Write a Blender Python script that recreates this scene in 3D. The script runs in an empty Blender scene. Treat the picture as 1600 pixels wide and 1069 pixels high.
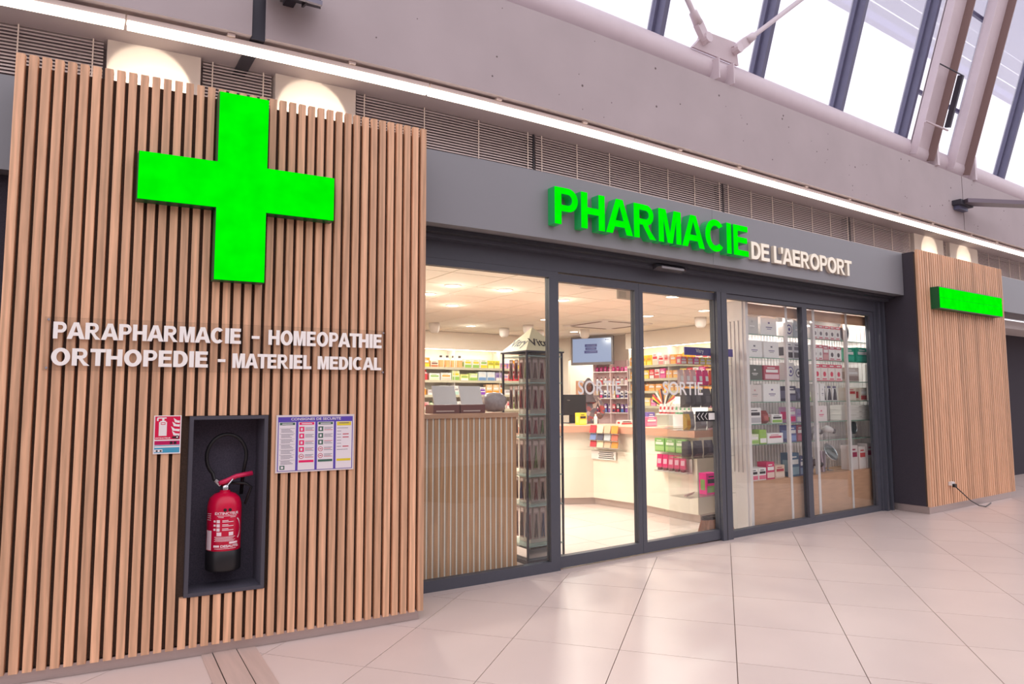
import bpy, math, random
from mathutils import Vector, Matrix

random.seed(7)
SC = bpy.context.scene
COL = SC.collection

# ------------------------------------------------------------------ camera
cam_data = bpy.data.cameras.new('camera')
cam_data.sensor_width = 36.0
cam_data.lens = 1044.07 / 1600.0 * 36.0
cam_data.clip_start = 0.05
cam_data.clip_end = 200
cam = bpy.data.objects.new('camera', cam_data)
COL.objects.link(cam)
YAW, PITCH, ROLL = 0.5888, 0.0824, -0.0036
_f = Vector((math.sin(YAW) * math.cos(PITCH), math.cos(YAW) * math.cos(PITCH), math.sin(PITCH)))
_r = Vector((math.cos(YAW), -math.sin(YAW), 0))
_u = _r.cross(_f)
_r2 = _r * math.cos(ROLL) + _u * math.sin(ROLL)
_u2 = _u * math.cos(ROLL) - _r * math.sin(ROLL)
cam.matrix_world = Matrix(((_r2.x, _u2.x, -_f.x, -1.0664), (_r2.y, _u2.y, -_f.y, -3.5867), (_r2.z, _u2.z, -_f.z, 1.3), (0, 0, 0, 1)))
SC.camera = cam

# ------------------------------------------------------------------ world, exposure
world = bpy.data.worlds.new('overcast_sky')
SC.world = world
world.use_nodes = True
_bg = world.node_tree.nodes['Background']
_bg.inputs['Color'].default_value = (0.90, 0.86, 0.92, 1)
_bg.inputs['Strength'].default_value = 1.65
SC.view_settings.view_transform = 'Standard'
SC.view_settings.look = 'None'
SC.view_settings.gamma = 1.0
SC.view_settings.use_curve_mapping = False
SC.view_settings.exposure = 0.0
SC.cycles.max_bounces = 6
SC.cycles.diffuse_bounces = 4
SC.cycles.glossy_bounces = 2
SC.cycles.transparent_max_bounces = 14
SC.cycles.caustics_reflective = False
SC.cycles.caustics_refractive = False

def lamp(name, kind, loc, energy, color=(1, 1, 1), aim=None, size=0.1, cone=60, blend=0.3, parent=None):
    d = bpy.data.lights.new(name, kind)
    d.energy = energy
    d.color = color
    if kind == 'AREA':
        d.shape = 'DISK'; d.size = size
    elif kind == 'SPOT':
        d.spot_size = math.radians(cone); d.spot_blend = blend; d.shadow_soft_size = size
    else:
        d.shadow_soft_size = size
    o = bpy.data.objects.new(name, d)
    COL.objects.link(o)
    o.location = loc
    if aim is not None:
        v = Vector(aim) - Vector(loc)
        o.rotation_euler = v.to_track_quat('-Z', 'Y').to_euler()
    return o

# ------------------------------------------------------------------ materials
def lin(c):
    return tuple(((v / 255.0) / 12.92 if v / 255.0 <= 0.04045 else ((v / 255.0 + 0.055) / 1.055) ** 2.4) for v in c)

MATS = {}
def mat(name, rgb, rough=0.6, metal=0.0, emit=0.0, var=0.0, scale=8.0, stretch=None, bump=0.0, spec=0.5, rand=0.0, emit_rgb=None):
    if name in MATS:
        return MATS[name]
    m = bpy.data.materials.new(name)
    m.use_nodes = True
    nt = m.node_tree
    b = nt.nodes['Principled BSDF']
    c = lin(rgb) + (1,)
    b.inputs['Base Color'].default_value = c
    b.inputs['Roughness'].default_value = rough
    b.inputs['Metallic'].default_value = metal
    b.inputs['Specular IOR Level'].default_value = spec
    m.diffuse_color = c
    if emit:
        b.inputs['Emission Color'].default_value = lin(emit_rgb or rgb) + (1,)
        b.inputs['Emission Strength'].default_value = emit
        if emit < 2 or 'lens' in name:      # small glowing faces: found by chance, their lamps carry the light
            m.cycles.emission_sampling = 'NONE'
    if var or bump or rand:
        tc = nt.nodes.new('ShaderNodeTexCoord')
        mp = nt.nodes.new('ShaderNodeMapping')
        nz = nt.nodes.new('ShaderNodeTexNoise')
        nz.inputs['Scale'].default_value = scale
        nz.inputs['Detail'].default_value = 6
        if stretch:
            mp.inputs['Scale'].default_value = stretch
        nt.links.new(tc.outputs['Object'], mp.inputs['Vector'])
        if rand:
            oi = nt.nodes.new('ShaderNodeObjectInfo')
            vm = nt.nodes.new('ShaderNodeVectorMath'); vm.operation = 'MULTIPLY_ADD'
            nt.links.new(oi.outputs['Random'], vm.inputs[0])
            vm.inputs[1].default_value = (37, 53, 71)
            nt.links.new(mp.outputs['Vector'], vm.inputs[2])
            nt.links.new(vm.outputs[0], nz.inputs['Vector'])
        else:
            nt.links.new(mp.outputs['Vector'], nz.inputs['Vector'])
        rp = nt.nodes.new('ShaderNodeMapRange')
        rp.inputs['From Min'].default_value = 0.25; rp.inputs['From Max'].default_value = 0.75
        rp.inputs['To Min'].default_value = 1 - var; rp.inputs['To Max'].default_value = 1 + var
        nt.links.new(nz.outputs['Fac'], rp.inputs['Value'])
        val = rp.outputs['Result']
        if rand:
            r2 = nt.nodes.new('ShaderNodeMapRange')
            r2.inputs['To Min'].default_value = 1 - rand; r2.inputs['To Max'].default_value = 1 + rand
            nt.links.new(oi.outputs['Random'], r2.inputs['Value'])
            mu = nt.nodes.new('ShaderNodeMath'); mu.operation = 'MULTIPLY'
            nt.links.new(val, mu.inputs[0]); nt.links.new(r2.outputs['Result'], mu.inputs[1])
            val = mu.outputs[0]
        sc = nt.nodes.new('ShaderNodeVectorMath'); sc.operation = 'SCALE'
        sc.inputs[0].default_value = c[:3]
        nt.links.new(val, sc.inputs['Scale'])
        nt.links.new(sc.outputs[0], b.inputs['Base Color'])
        if bump:
            bp = nt.nodes.new('ShaderNodeBump'); bp.inputs['Strength'].default_value = bump; bp.inputs['Distance'].default_value = 0.01
            nt.links.new(nz.outputs['Fac'], bp.inputs['Height']); nt.links.new(bp.outputs['Normal'], b.inputs['Normal'])
    MATS[name] = m
    return m

def glass(name, tint=(1, 1, 1), gloss=1.0, ior=1.45, rough=0.0):
    if name in MATS:
        return MATS[name]
    m = bpy.data.materials.new(name); m.use_nodes = True
    nt = m.node_tree; nt.nodes.clear()
    out = nt.nodes.new('ShaderNodeOutputMaterial'); mx = nt.nodes.new('ShaderNodeMixShader')
    tr = nt.nodes.new('ShaderNodeBsdfTransparent'); gl = nt.nodes.new('ShaderNodeBsdfGlossy'); fr = nt.nodes.new('ShaderNodeFresnel')
    tr.inputs['Color'].default_value = tint + (1,)
    gl.inputs['Roughness'].default_value = rough
    gl.inputs['Color'].default_value = (gloss, gloss, gloss, 1)
    gm = nt.nodes.new('ShaderNodeNewGeometry'); mr = nt.nodes.new('ShaderNodeMapRange')
    mr.inputs['To Min'].default_value = ior; mr.inputs['To Max'].default_value = 1 / ior
    nt.links.new(gm.outputs['Backfacing'], mr.inputs['Value']); nt.links.new(mr.outputs['Result'], fr.inputs['IOR'])
    nt.links.new(fr.outputs[0], mx.inputs[0]); nt.links.new(tr.outputs[0], mx.inputs[1]); nt.links.new(gl.outputs[0], mx.inputs[2])
    nt.links.new(mx.outputs[0], out.inputs[0])
    MATS[name] = m
    return m

def wood(name, rgb, rand=0.16, across='x'):
    """long-grained timber: grain runs along local Z, per-piece tone from Object Info"""
    if name in MATS:
        return MATS[name]
    m = mat(name, rgb, rough=0.55, var=0.16 if across == 'x' else 0.07, scale=6.0, stretch=(14, 14, 0.7) if across == 'x' else (0.7, 14, 14), rand=rand)
    nt = m.node_tree
    b = nt.nodes['Principled BSDF']
    tc = nt.nodes.new('ShaderNodeTexCoord'); mp = nt.nodes.new('ShaderNodeMapping'); wv = nt.nodes.new('ShaderNodeTexWave')
    oi = nt.nodes.new('ShaderNodeObjectInfo')
    mp.inputs['Scale'].default_value = (1, 1, 0.12) if across == 'x' else (0.12, 1, 1)
    cm = nt.nodes.new('ShaderNodeCombineXYZ'); ml = nt.nodes.new('ShaderNodeMath'); ml.operation = 'MULTIPLY'; ml.inputs[1].default_value = 40
    nt.links.new(oi.outputs['Random'], ml.inputs[0]); nt.links.new(ml.outputs[0], cm.inputs[0]); nt.links.new(ml.outputs[0], cm.inputs[2])
    nt.links.new(cm.outputs[0], mp.inputs['Location'])
    nt.links.new(tc.outputs['Object'], mp.inputs['Vector']); nt.links.new(mp.outputs[0], wv.inputs['Vector'])
    wv.inputs['Scale'].default_value = 9; wv.inputs['Distortion'].default_value = 7; wv.inputs['Detail'].default_value = 3; wv.inputs['Detail Scale'].default_value = 1.2
    lk = b.inputs['Base Color'].links[0].from_socket
    mr = nt.nodes.new('ShaderNodeMapRange'); mr.inputs['To Min'].default_value = 0.86 if across == 'x' else 0.96; mr.inputs['To Max'].default_value = 1.08 if across == 'x' else 1.03
    nt.links.new(wv.outputs['Fac'], mr.inputs['Value'])
    s2 = nt.nodes.new('ShaderNodeVectorMath'); s2.operation = 'SCALE'
    nt.links.new(lk, s2.inputs[0]); nt.links.new(mr.outputs[0], s2.inputs['Scale']); nt.links.new(s2.outputs[0], b.inputs['Base Color'])
    return m

# ------------------------------------------------------------------ geometry helpers
BK, BX = 0.0262 / 1.3, 2.6      # the frontage curves gently back to the left of x = 2.6 m
def W(x, y, z):
    d = min(0.0, x - BX)
    return Vector((x, y + BK * d * d, z))
def tang(x):
    return math.atan(2 * BK * min(0.0, x - BX))

WLOC = {}
class MB:
    def __init__(self):
        self.v, self.f, self.m = [], [], []
    def add(self, vs, fs, mi=0):
        n = len(self.v)
        self.v += [tuple(p) for p in vs]
        self.f += [tuple(n + i for i in f) for f in fs]
        self.m += [mi] * len(fs)
        return self
    def box(self, x0, x1, y0, y1, z0, z1, mi=0, seg=None):
        if seg is None:
            seg = 1 if (x1 - x0 < 0.7 or x0 > BX) else int(math.ceil((min(x1, 20) - x0) / 0.3))
        xs = [x0 + (x1 - x0) * i / seg for i in range(seg + 1)]
        vs, fs = [], []
        for x in xs:
            vs += [(x, y0, z0), (x, y1, z0), (x, y1, z1), (x, y0, z1)]
        for i in range(seg):
            a = 4 * i
            for k in range(4):
                fs.append((a + k, a + (k + 1) % 4, a + 4 + (k + 1) % 4, a + 4 + k))
        fs = [tuple(reversed(f)) for f in fs]
        fs.append((0, 1, 2, 3)); e = 4 * seg
        fs.append((e + 3, e + 2, e + 1, e))
        return self.add(vs, [tuple(reversed(f)) for f in fs], mi)
    def obox(self, c, ax, ay, az, mi=0):
        """box from a centre and three half-axis vectors"""
        c, ax, ay, az = Vector(c), Vector(ax), Vector(ay), Vector(az)
        vs = [c + ax * sx + ay * sy + az * sz for sx in (-1, 1) for sy in (-1, 1) for sz in (-1, 1)]
        fs = [(0, 1, 3, 2), (4, 6, 7, 5), (0, 4, 5, 1), (2, 3, 7, 6), (0, 2, 6, 4), (1, 5, 7, 3)]
        return self.add(vs, fs, mi)
    def bar(self, p, q, w, h, mi=0, up=(0, 0, 1)):
        p, q = Vector(p), Vector(q); d = q - p; l = d.length; d.normalize()
        s = d.cross(Vector(up)); s.normalize(); t = s.cross(d)
        return self.obox((p + q) / 2, d * l / 2, s * w / 2, t * h / 2, mi)
    def prism_xz(self, poly, y0, y1, mi=0, side=None):
        n = len(poly)
        vs = [(x, y0, z) for x, z in poly] + [(x, y1, z) for x, z in poly]
        self.add(vs, [tuple(range(n)), tuple(reversed(range(n, 2 * n)))], mi)
        self.add(vs, [(i, n + i, n + (i + 1) % n, (i + 1) % n) for i in range(n)], mi if side is None else side)
        return self
    def prism_xy(self, poly, z0, z1, mi=0, side=None):
        n = len(poly)
        vs = [(x, y, z0) for x, y in poly] + [(x, y, z1) for x, y in poly]
        self.add(vs, [tuple(reversed(range(n))), tuple(range(n, 2 * n))], mi)
        self.add(vs, [(i, (i + 1) % n, n + (i + 1) % n, n + i) for i in range(n)], mi if side is None else side)
        return self
    def tube(self, pts, r, n=8, mi=0):
        pts = [Vector(p) for p in pts]
        rs = r if isinstance(r, (list, tuple)) else [r] * len(pts)
        vs, fs = [], []
        ref = None
        for i, p in enumerate(pts):
            d = (pts[min(i + 1, len(pts) - 1)] - pts[max(i - 1, 0)]).normalized()
            if ref is None:
                ref = d.orthogonal().normalized()
            ref = (ref - d * ref.dot(d)).normalized()
            b = d.cross(ref)
            for k in range(n):
                a = 2 * math.pi * k / n
                vs.append(p + (ref * math.cos(a) + b * math.sin(a)) * rs[i])
        for i in range(len(pts) - 1):
            for k in range(n):
                fs.append((i * n + k, i * n + (k + 1) % n, (i + 1) * n + (k + 1) % n, (i + 1) * n + k))
        fs.append(tuple(reversed(range(n)))); e = (len(pts) - 1) * n
        fs.append(tuple(range(e, e + n)))
        return self.add(vs, fs, mi)
    def lathe(self, prof, c, n=16, mi=0, mis=None, caps=True):
        cx, cy, cz = c
        vs, k = [], len(prof)
        for i in range(n):
            a = 2 * math.pi * i / n
            for r, z in prof:
                vs.append((cx + r * math.cos(a), cy + r * math.sin(a), cz + z))
        for j in range(k - 1):
            self_f = []
            for i in range(n):
                i2 = (i + 1) % n
                self_f.append((i * k + j, i2 * k + j, i2 * k + j + 1, i * k + j + 1))
            if j == 0:
                base = len(self.v); self.v += vs
            self.f += [tuple(base + t for t in f) for f in self_f]
            self.m += [mis[j] if mis else mi] * n
        for j, rev in ((0, True), (k - 1, False)):
            if caps and prof[j][0] > 1e-5:
                ring = [base + i * k + j for i in range(n)]
                self.f.append(tuple(reversed(ring) if rev else ring)); self.m.append((mis[min(j, k - 2)] if mis else mi))
        return self
    def xform(self, M):
        self.v = [tuple(M @ Vector(p)) for p in self.v]
        return self
    def mesh(self, name, mats, bend, origin):
        vs = [(W(*p) if bend else Vector(p)) - origin for p in self.v]
        me = bpy.data.meshes.new(name)
        me.from_pydata([tuple(p) for p in vs], [], self.f)
        for m in (mats if isinstance(mats, (list, tuple)) else [mats]):
            me.materials.append(m)
        for p, mi in zip(me.polygons, self.m):
            p.material_index = mi
        me.update()
        return me
    def build(self, name, mats, parent=None, bend=True, smooth=False, local=False, label=None, origin=None):
        """link as ONE mesh object; vertices are in metres in the place (or local to the parent when local)"""
        if local:
            bend = False; org = Vector((0, 0, 0))
        elif parent is not None:
            org = WLOC[parent.name]
        else:
            if origin is not None:
                org = W(*origin) if bend else Vector(origin)
            else:
                ws = [W(*p) if bend else Vector(p) for p in self.v]
                org = Vector(((min(p.x for p in ws) + max(p.x for p in ws)) / 2, (min(p.y for p in ws) + max(p.y for p in ws)) / 2, min(p.z for p in ws)))
        o = bpy.data.objects.new(name, self.mesh(name, mats, bend, org))
        COL.objects.link(o)
        if smooth:
            for p in o.data.polygons:
                p.use_smooth = True
        if parent is not None:
            o.parent = parent
            WLOC[o.name] = WLOC.get(parent.name, Vector((0, 0, 0)))
        else:
            o.location = org
            WLOC[o.name] = org
        if label:
            o['label'] = label
        return o

def tag(o, label, cat=None, group=None, kind=None):
    if label: o['label'] = label
    if cat: o['category'] = cat
    if group: o['group'] = group
    if kind: o['kind'] = kind
    return o

def thing(name, label, cat, loc, group=None, kind=None, bend=True, rotz=0.0):
    o = bpy.data.objects.new(name, None)
    o.empty_display_size = 0.05
    COL.objects.link(o)
    o.location = W(*loc) if bend else Vector(loc)
    o.rotation_euler.z = rotz
    WLOC[o.name] = o.location.copy()
    return tag(o, label, cat, group, kind)

def copy_part(src, parent, loc, rotz=0.0):
    c = src.copy(); COL.objects.link(c); c.parent = parent
    c.location = loc; c.rotation_euler.z = rotz
    WLOC[c.name] = WLOC.get(parent.name, Vector((0, 0, 0)))
    return c

def copy_tree(src, parent=None):
    c = src.copy(); COL.objects.link(c); c.parent = parent
    for ch in src.children:
        copy_tree(ch, c)
    return c

_TXT = {}
def glyphs(body, bold=0.0):
    """outline of a line of lettering as flat polygons: list of (char, verts2d, faces)"""
    key = (body, bold)
    if key in _TXT:
        return _TXT[key]
    cu = bpy.data.curves.new('lettering', 'FONT')
    cu.body = body; cu.offset = bold; cu.resolution_u = 4; cu.fill_mode = 'FRONT'
    cu.dimensions = '2D'
    o = bpy.data.objects.new('lettering', cu)
    COL.objects.link(o)
    bpy.context.view_layer.update()
    dg = bpy.context.evaluated_depsgraph_get()
    me = bpy.data.meshes.new_from_object(o.evaluated_get(dg))
    vs = [(v.co.x, v.co.y) for v in me.vertices]; fs = [tuple(p.vertices) for p in me.polygons]
    bpy.data.objects.remove(o); bpy.data.curves.remove(cu); bpy.data.meshes.remove(me)
    _TXT[key] = (vs, fs)
    return vs, fs

def fit2d(vs, x0, x1, z0, z1, keep=None):
    ax = min(p[0] for p in vs); bx = max(p[0] for p in vs); ay = min(p[1] for p in vs); by = max(p[1] for p in vs)
    sx = (x1 - x0) / max(bx - ax, 1e-6); sz = (z1 - z0) / max(by - ay, 1e-6)
    return [(x0 + (p[0] - ax) * sx, z0 + (p[1] - ay) * sz) for p in vs]

def text_flat(mb, body, x0, x1, z0, z1, y, mi=0, bold=0.0):
    vs, fs = glyphs(body, bold)
    q = fit2d(vs, x0, x1, z0, z1)
    mb.add([(a, y, b) for a, b in q], fs, mi)
    return mb

def text_solid(mb, vs2, fs, y0, y1, mi=0, side=None):
    """extrude flat letter polygons from y0 (front) to y1"""
    n = len(vs2)
    mb.add([(a, y0, b) for a, b in vs2], fs, mi)
    edge = {}
    for f in fs:
        for i in range(len(f)):
            a, b = f[i], f[(i + 1) % len(f)]
            if (b, a) in edge: edge.pop((b, a))
            else: edge[(a, b)] = 1
    sv, sf = [], []
    for a, b in edge:
        k = len(sv)
        sv += [(vs2[a][0], y0, vs2[a][1]), (vs2[b][0], y0, vs2[b][1]), (vs2[b][0], y1, vs2[b][1]), (vs2[a][0], y1, vs2[a][1])]
        sf.append((k, k + 3, k + 2, k + 1))
    mb.add(sv, sf, mi if side is None else side)
    return mb

def letter_boxes(body, bold):
    """per character: (char, verts, faces) in the run's own units"""
    out = []
    for i, ch in enumerate(body):
        if ch == ' ':
            continue
        vs, fs = glyphs(ch, bold)
        run, _ = glyphs(body[:i + 1], bold)
        dx = max(p[0] for p in run) - max(p[0] for p in vs)
        out.append((ch, [(p[0] + dx, p[1]) for p in vs], fs))
    return out

ORD = ['first', 'second', 'third', 'fourth', 'fifth', 'sixth', 'seventh', 'eighth', 'ninth', 'tenth', 'eleventh', 'twelfth', 'thirteenth', 'fourteenth', 'fifteenth', 'sixteenth', 'seventeenth', 'eighteenth', 'nineteenth', 'twentieth']

from mathutils.geometry import tessellate_polygon
def _arc(cx, cy, rx, ry, a0, a1, n=12):
    return [(cx + rx * math.cos(math.radians(a0 + (a1 - a0) * i / n)), cy + ry * math.sin(math.radians(a0 + (a1 - a0) * i / n))) for i in range(n + 1)]
def bold_glyph(ch, s, h):
    """heavy grotesque capitals, cap height 1: (width, list of [outer, hole, ...])"""
    if ch == 'I': return s, [[[(0, 0), (s, 0), (s, 1), (0, 1)]]]
    if ch == 'H':
        w = .62 + s; return w, [[[(0, 0), (s, 0), (s, .5 - h / 2), (w - s, .5 - h / 2), (w - s, 0), (w, 0), (w, 1), (w - s, 1), (w - s, .5 + h / 2), (s, .5 + h / 2), (s, 1), (0, 1)]]]
    if ch == 'L':
        w = .70; return w, [[[(0, 0), (w, 0), (w, h), (s, h), (s, 1), (0, 1)]]]
    if ch == 'E':
        w = .76; m = .52; return w, [[[(0, 0), (w, 0), (w, h), (s, h), (s, m - h / 2), (w - .06, m - h / 2), (w - .06, m + h / 2), (s, m + h / 2), (s, 1 - h), (w - .02, 1 - h), (w - .02, 1), (0, 1)]]]
    if ch == 'T':
        w = .82; return w, [[[(w / 2 - s / 2, 0), (w / 2 + s / 2, 0), (w / 2 + s / 2, 1 - h), (w, 1 - h), (w, 1), (0, 1), (0, 1 - h), (w / 2 - s / 2, 1 - h)]]]
    if ch == 'M':
        w = .74 + s; q = s * .95; return w, [[[(0, 0), (q, 0), (q, .68), (w / 2 - .11, 0), (w / 2 + .11, 0), (w - q, .68), (w - q, 0), (w, 0), (w, 1), (w - q * 1.45, 1), (w / 2, .32), (q * 1.45, 1), (0, 1)]]]
    if ch == 'A':
        w = .80 + s; k = s * 1.12; t = .5 * w; yb, ya = .20, .20 + h
        sl = (t - s * .55) # outer leg slope: x goes from 0 to sl over height 1
        xin = lambda y: k + (t - k * .98) * y / .80 if y < .8 else t
        return w, [[[(0, 0), (k, 0), (k + .075, yb), (w - k - .075, yb), (w - k, 0), (w, 0), (t + s * .57, 1), (t - s * .57, 1)], [(k + .115, ya), (t, .80), (w - k - .115, ya)]]]
    if ch in 'PR':
        w = .78 if ch == 'P' else .80; m = .36 if ch == 'P' else .40; r = (1 - m) / 2; c = w - r
        outer = [(0, 0), (s, 0), (s, m)] + _arc(c, m + r, r, r, -90, 90) + [(0, 1)]
        rh = r - h * .92; hole = [(s, m + h * .92), (s, 1 - h * .92)] + _arc(c - .02, m + r, rh * .95, rh, 90, -90)
        L = [[outer, hole]]
        if ch == 'R':
            L.append([[(.34, m + .01), (.70 - s * .3, 0), (.70 + s * .88, 0), (.64 + .02, m * .62), (.56, m + .01)]]); w = .70 + s * .88
        return w, L
    if ch == 'D':
        w = .84; c = w - .46
        return w, [[[(0, 0)] + _arc(c, .5, .46, .5, -90, 90) + [(0, 1)], [(s, h), (s, 1 - h)] + _arc(c - .02, .5, .46 - s * .94, .5 - h, 90, -90)]]
    if ch == 'O':
        w = .98; return w, [[_arc(.49, .5, .49, .515, 0, 348, 29), _arc(.49, .5, .49 - s * 1.02, .515 - h * 1.05, 348, 0, 29)]]
    if ch == 'C':
        w = .92; return w, [[_arc(.48, .5, .48, .515, 42, 318, 26) + _arc(.48, .5, .48 - s * 1.02, .515 - h * 1.05, 310, 50, 26)]]
    if ch == "'":
        return s * .9, [[[(.03, .62), (s * .87 - .03, .62), (s * .9, 1), (0, 1)]]]
    if ch == '-':
        return .38, [[[(0, .26), (.38, .26), (.38, .26 + h), (0, .26 + h)]]]
    return .3, []
def bold_run(body, s=.21, h=.175, track=.13):
    """list of (char, verts2d, triangles) laid out along x, and the total width"""
    x, out = 0.0, []
    for i, ch in enumerate(body):
        if ch == ' ':
            x += .36; continue
        w, polys = bold_glyph(ch, s, h)
        if ch in "A'T" and out: x -= .07
        vs, fs = [], []
        for loops in polys:
            n = len(vs); flat = [p for l in loops for p in l]
            vs += [(x + p[0], p[1]) for p in flat]
            for t in tessellate_polygon([[Vector((p[0], p[1], 0)) for p in l] for l in loops]):
                A, B, C = (flat[k] for k in t)
                ar = (B[0] - A[0]) * (C[1] - A[1]) - (C[0] - A[0]) * (B[1] - A[1])
                if abs(ar) < 1e-9: continue
                fs.append(tuple(n + k for k in (t if ar > 0 else t[::-1])))
        out.append((ch, vs, fs))
        x += w + track
        if ch in "A'T": x -= .07
    return out, x - track

# ================================================================== SETTING
M_TILE = mat('floor_tile', (216, 197, 190), rough=0.32, var=0.03, scale=3.0, rand=0.02)
M_JOINT = mat('tile_joint', (120, 98, 88), rough=0.9)
M_FRAME = mat('slate_aluminium', (78, 80, 90), rough=0.45, var=0.03, scale=30)
M_FASCIA = mat('grey_lacquer', (138, 138, 143), rough=0.42, var=0.02, scale=2)
M_CONC = mat('fair_faced_concrete', (182, 170, 172), rough=0.85, var=0.06, scale=2.2, bump=0.15)
M_SOFFIT = mat('soffit_plaster', (205, 192, 188), rough=0.8, var=0.02)
M_WHITE = mat('white_paint', (236, 230, 226), rough=0.6, var=0.015)
M_CREAM = mat('cream_paint', (240, 228, 214), rough=0.7, var=0.02)
M_STEELW = mat('white_steel', (214, 200, 206), rough=0.5, var=0.03)
M_FELT = mat('black_felt', (62, 57, 66), rough=0.95, var=0.25, scale=220, bump=0.3)
M_BLACK = mat('black_plastic', (28, 27, 30), rough=0.4)
M_DARKM = mat('dark_metal', (62, 60, 70), rough=0.5, metal=0.3)
M_ALU = mat('brushed_aluminium', (190, 176, 172), rough=0.35, metal=0.7, var=0.05, scale=40, stretch=(0.3, 1, 8))
M_GLASS = glass('shop_glass', (0.97, 0.985, 0.975), gloss=0.9)
M_CLEAR = glass('clear_acrylic', (0.97, 0.98, 0.98), gloss=0.8)
M_GEDGE = mat('glass_edge_green', (120, 160, 140), rough=0.2)
M_CHROME = mat('chrome', (210, 212, 215), rough=0.15, metal=1.0)
M_CTILE = mat('ceiling_tile', (246, 238, 226), rough=0.85, var=0.02, scale=60)
M_GRID = mat('ceiling_grid', (176, 156, 138), rough=0.6)

# ---- floor: laid tile by tile
floor = MB().box(-7, 15, -7, 8.2, -0.10, -0.006, seg=1).build('floor', M_JOINT, bend=False)
for _a in ((-40, 50, -40, -7.0), (-40, -7.0, -7, 8.2), (15.0, 50, -7, 8.2)):
    MB().box(*_a, -0.10, 0.0, seg=1).build('outer_paving', M_TILE, floor, bend=False)
tag(floor, 'pale pinkish stone tile floor of the hall and shop', kind='structure')
TS, TA, TOX, TOY = 0.5742, -0.892, 3.962, 0.427
_ca, _sa = math.cos(TA), math.sin(TA)
def clip(poly, a, b, c):
    """keep a*x + b*y <= c"""
    out = []
    for i in range(len(poly)):
        p, q = poly[i], poly[(i + 1) % len(poly)]
        dp, dq = a * p[0] + b * p[1] - c, a * q[0] + b * q[1] - c
        if dp <= 0: out.append(p)
        if dp * dq < 0:
            t = dp / (dp - dq); out.append((p[0] + (q[0] - p[0]) * t, p[1] + (q[1] - p[1]) * t))
    return out
def seen_xy(x, y, margin=140):
    d = Vector((x, y, 0)) - Vector((-1.0664, -3.5867, 1.3))
    z = d.dot(_f)
    if z < 0.5: return False
    u = 800 + 1044 * d.dot(_r2) / z; v = 534.5 - 1044 * d.dot(_u2) / z
    return -margin < u < 1600 + margin and v < 1069 + margin
def unb(x, y):
    d = min(0.0, x - BX); return (x, y - BK * d * d)
def laid(poly, gap=0.0022):
    if len(poly) < 3: return
    ar = sum(poly[i][0] * poly[(i + 1) % len(poly)][1] - poly[(i + 1) % len(poly)][0] * poly[i][1] for i in range(len(poly))) / 2
    if abs(ar) < 0.0004: return
    if ar < 0: poly = poly[::-1]
    cx = sum(p[0] for p in poly) / len(poly); cy = sum(p[1] for p in poly) / len(poly)
    pl = []
    for p in poly:
        d = Vector((p[0] - cx, p[1] - cy)); l = d.length
        d = d * (max(l - gap * 1.4, 0.001) / l); pl.append((cx + d.x, cy + d.y))
    MB().prism_xy(pl, -0.008, 0.0).build('tile', M_TILE, floor, bend=False)
for i in range(-16, 24):
    for j in range(-16, 18):
        q = []
        for a, b in ((0, 0), (1, 0), (1, 1), (0, 1)):
            q.append((TOX + TS * ((i + a) * _ca + (j + b) * _sa), TOY + TS * ((i + a) * _sa - (j + b) * _ca)))
        if not any(seen_xy(*p) for p in q): continue
        if max(p[0] for p in q) > 14.5 or min(p[1] for p in q) > 1.4: continue
        qs = [unb(*p) for p in q]
        far = q[0][0] > 9.3
        qs = clip(qs, 0, 1, 1.6 if far else 0.392)
        if len(qs) < 3: continue
        qb = [(x, W(x, y, 0).y) for x, y in qs]
        laid(qb)
# threshold strip along the frontage
for k in range(11):
    a = 0.2 + k * 0.61
    laid([(a, W(a, 0.394, 0).y), (a + 0.61, W(a + 0.61, 0.394, 0).y), (a + 0.61, W(a + 0.61, 0.56, 0).y), (a, W(a, 0.56, 0).y)], gap=0.001)
# shop floor tiles follow the frontage
for i in range(0, 12):
    for j in range(0, 6):
        x0, y0 = 0.55 + i * 0.6, 0.56 + j * 0.58 - (0.0 if j else 0)
        if x0 > 6.9: continue
        laid([(x0, W(x0, y0, 0).y), (x0 + .6, W(x0 + .6, y0, 0).y), (x0 + .6, W(x0 + .6, y0 + .58, 0).y), (x0, W(x0, y0 + .58, 0).y)])
# metal expansion joint cover running out from under the slatted panel
xj = thing('floor_joint_cover', 'brushed metal expansion joint cover set in floor below fire extinguisher', 'joint cover', (-0.30, -0.3, 0.0), bend=False)
_ya, _yb = 0.50, -2.6
def _jx(t, y): return t - 0.06 * (y - 0.2) * -1 * -1
for nm, a, b, h, mt in (('cover_plate', -0.425, -0.375, 0.004, M_ALU), ('cover_plate', -0.370, -0.262, 0.0055, M_ALU), ('cover_plate', -0.257, -0.168, 0.004, M_ALU)):
    s = 0.06
    MB().prism_xy([(a - s * 1.0 * (0.3 - _yb) * 0.6, _yb), (b - s * (0.3 - _yb) * 0.6, _yb), (b, _ya), (a, _ya)], 0.0005, h).build(nm, mat('joint_cover_metal', (206, 182, 172), rough=0.45, metal=0.15, var=0.10, scale=5, stretch=(6, .4, 1)), xj, bend=False)
for a in (-0.3725, -0.2595):
    MB().prism_xy([(a - .0025 - 0.06 * (0.3 - _yb) * 0.6, _yb), (a + .0025 - 0.06 * (0.3 - _yb) * 0.6, _yb), (a + .0025, _ya), (a - .0025, _ya)], 0.0003, 0.002).build('joint_gap', M_BLACK, xj, bend=False)

wo = MB().box(-30, 42, -13.2, -13.0, 0, 6.0, seg=1).build('wall_opposite', mat('hall_far_wall', (168, 160, 162), rough=.8, var=.05, scale=1), bend=False)
tag(wo, 'plain far wall on the opposite side of the hall', kind='structure')
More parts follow.
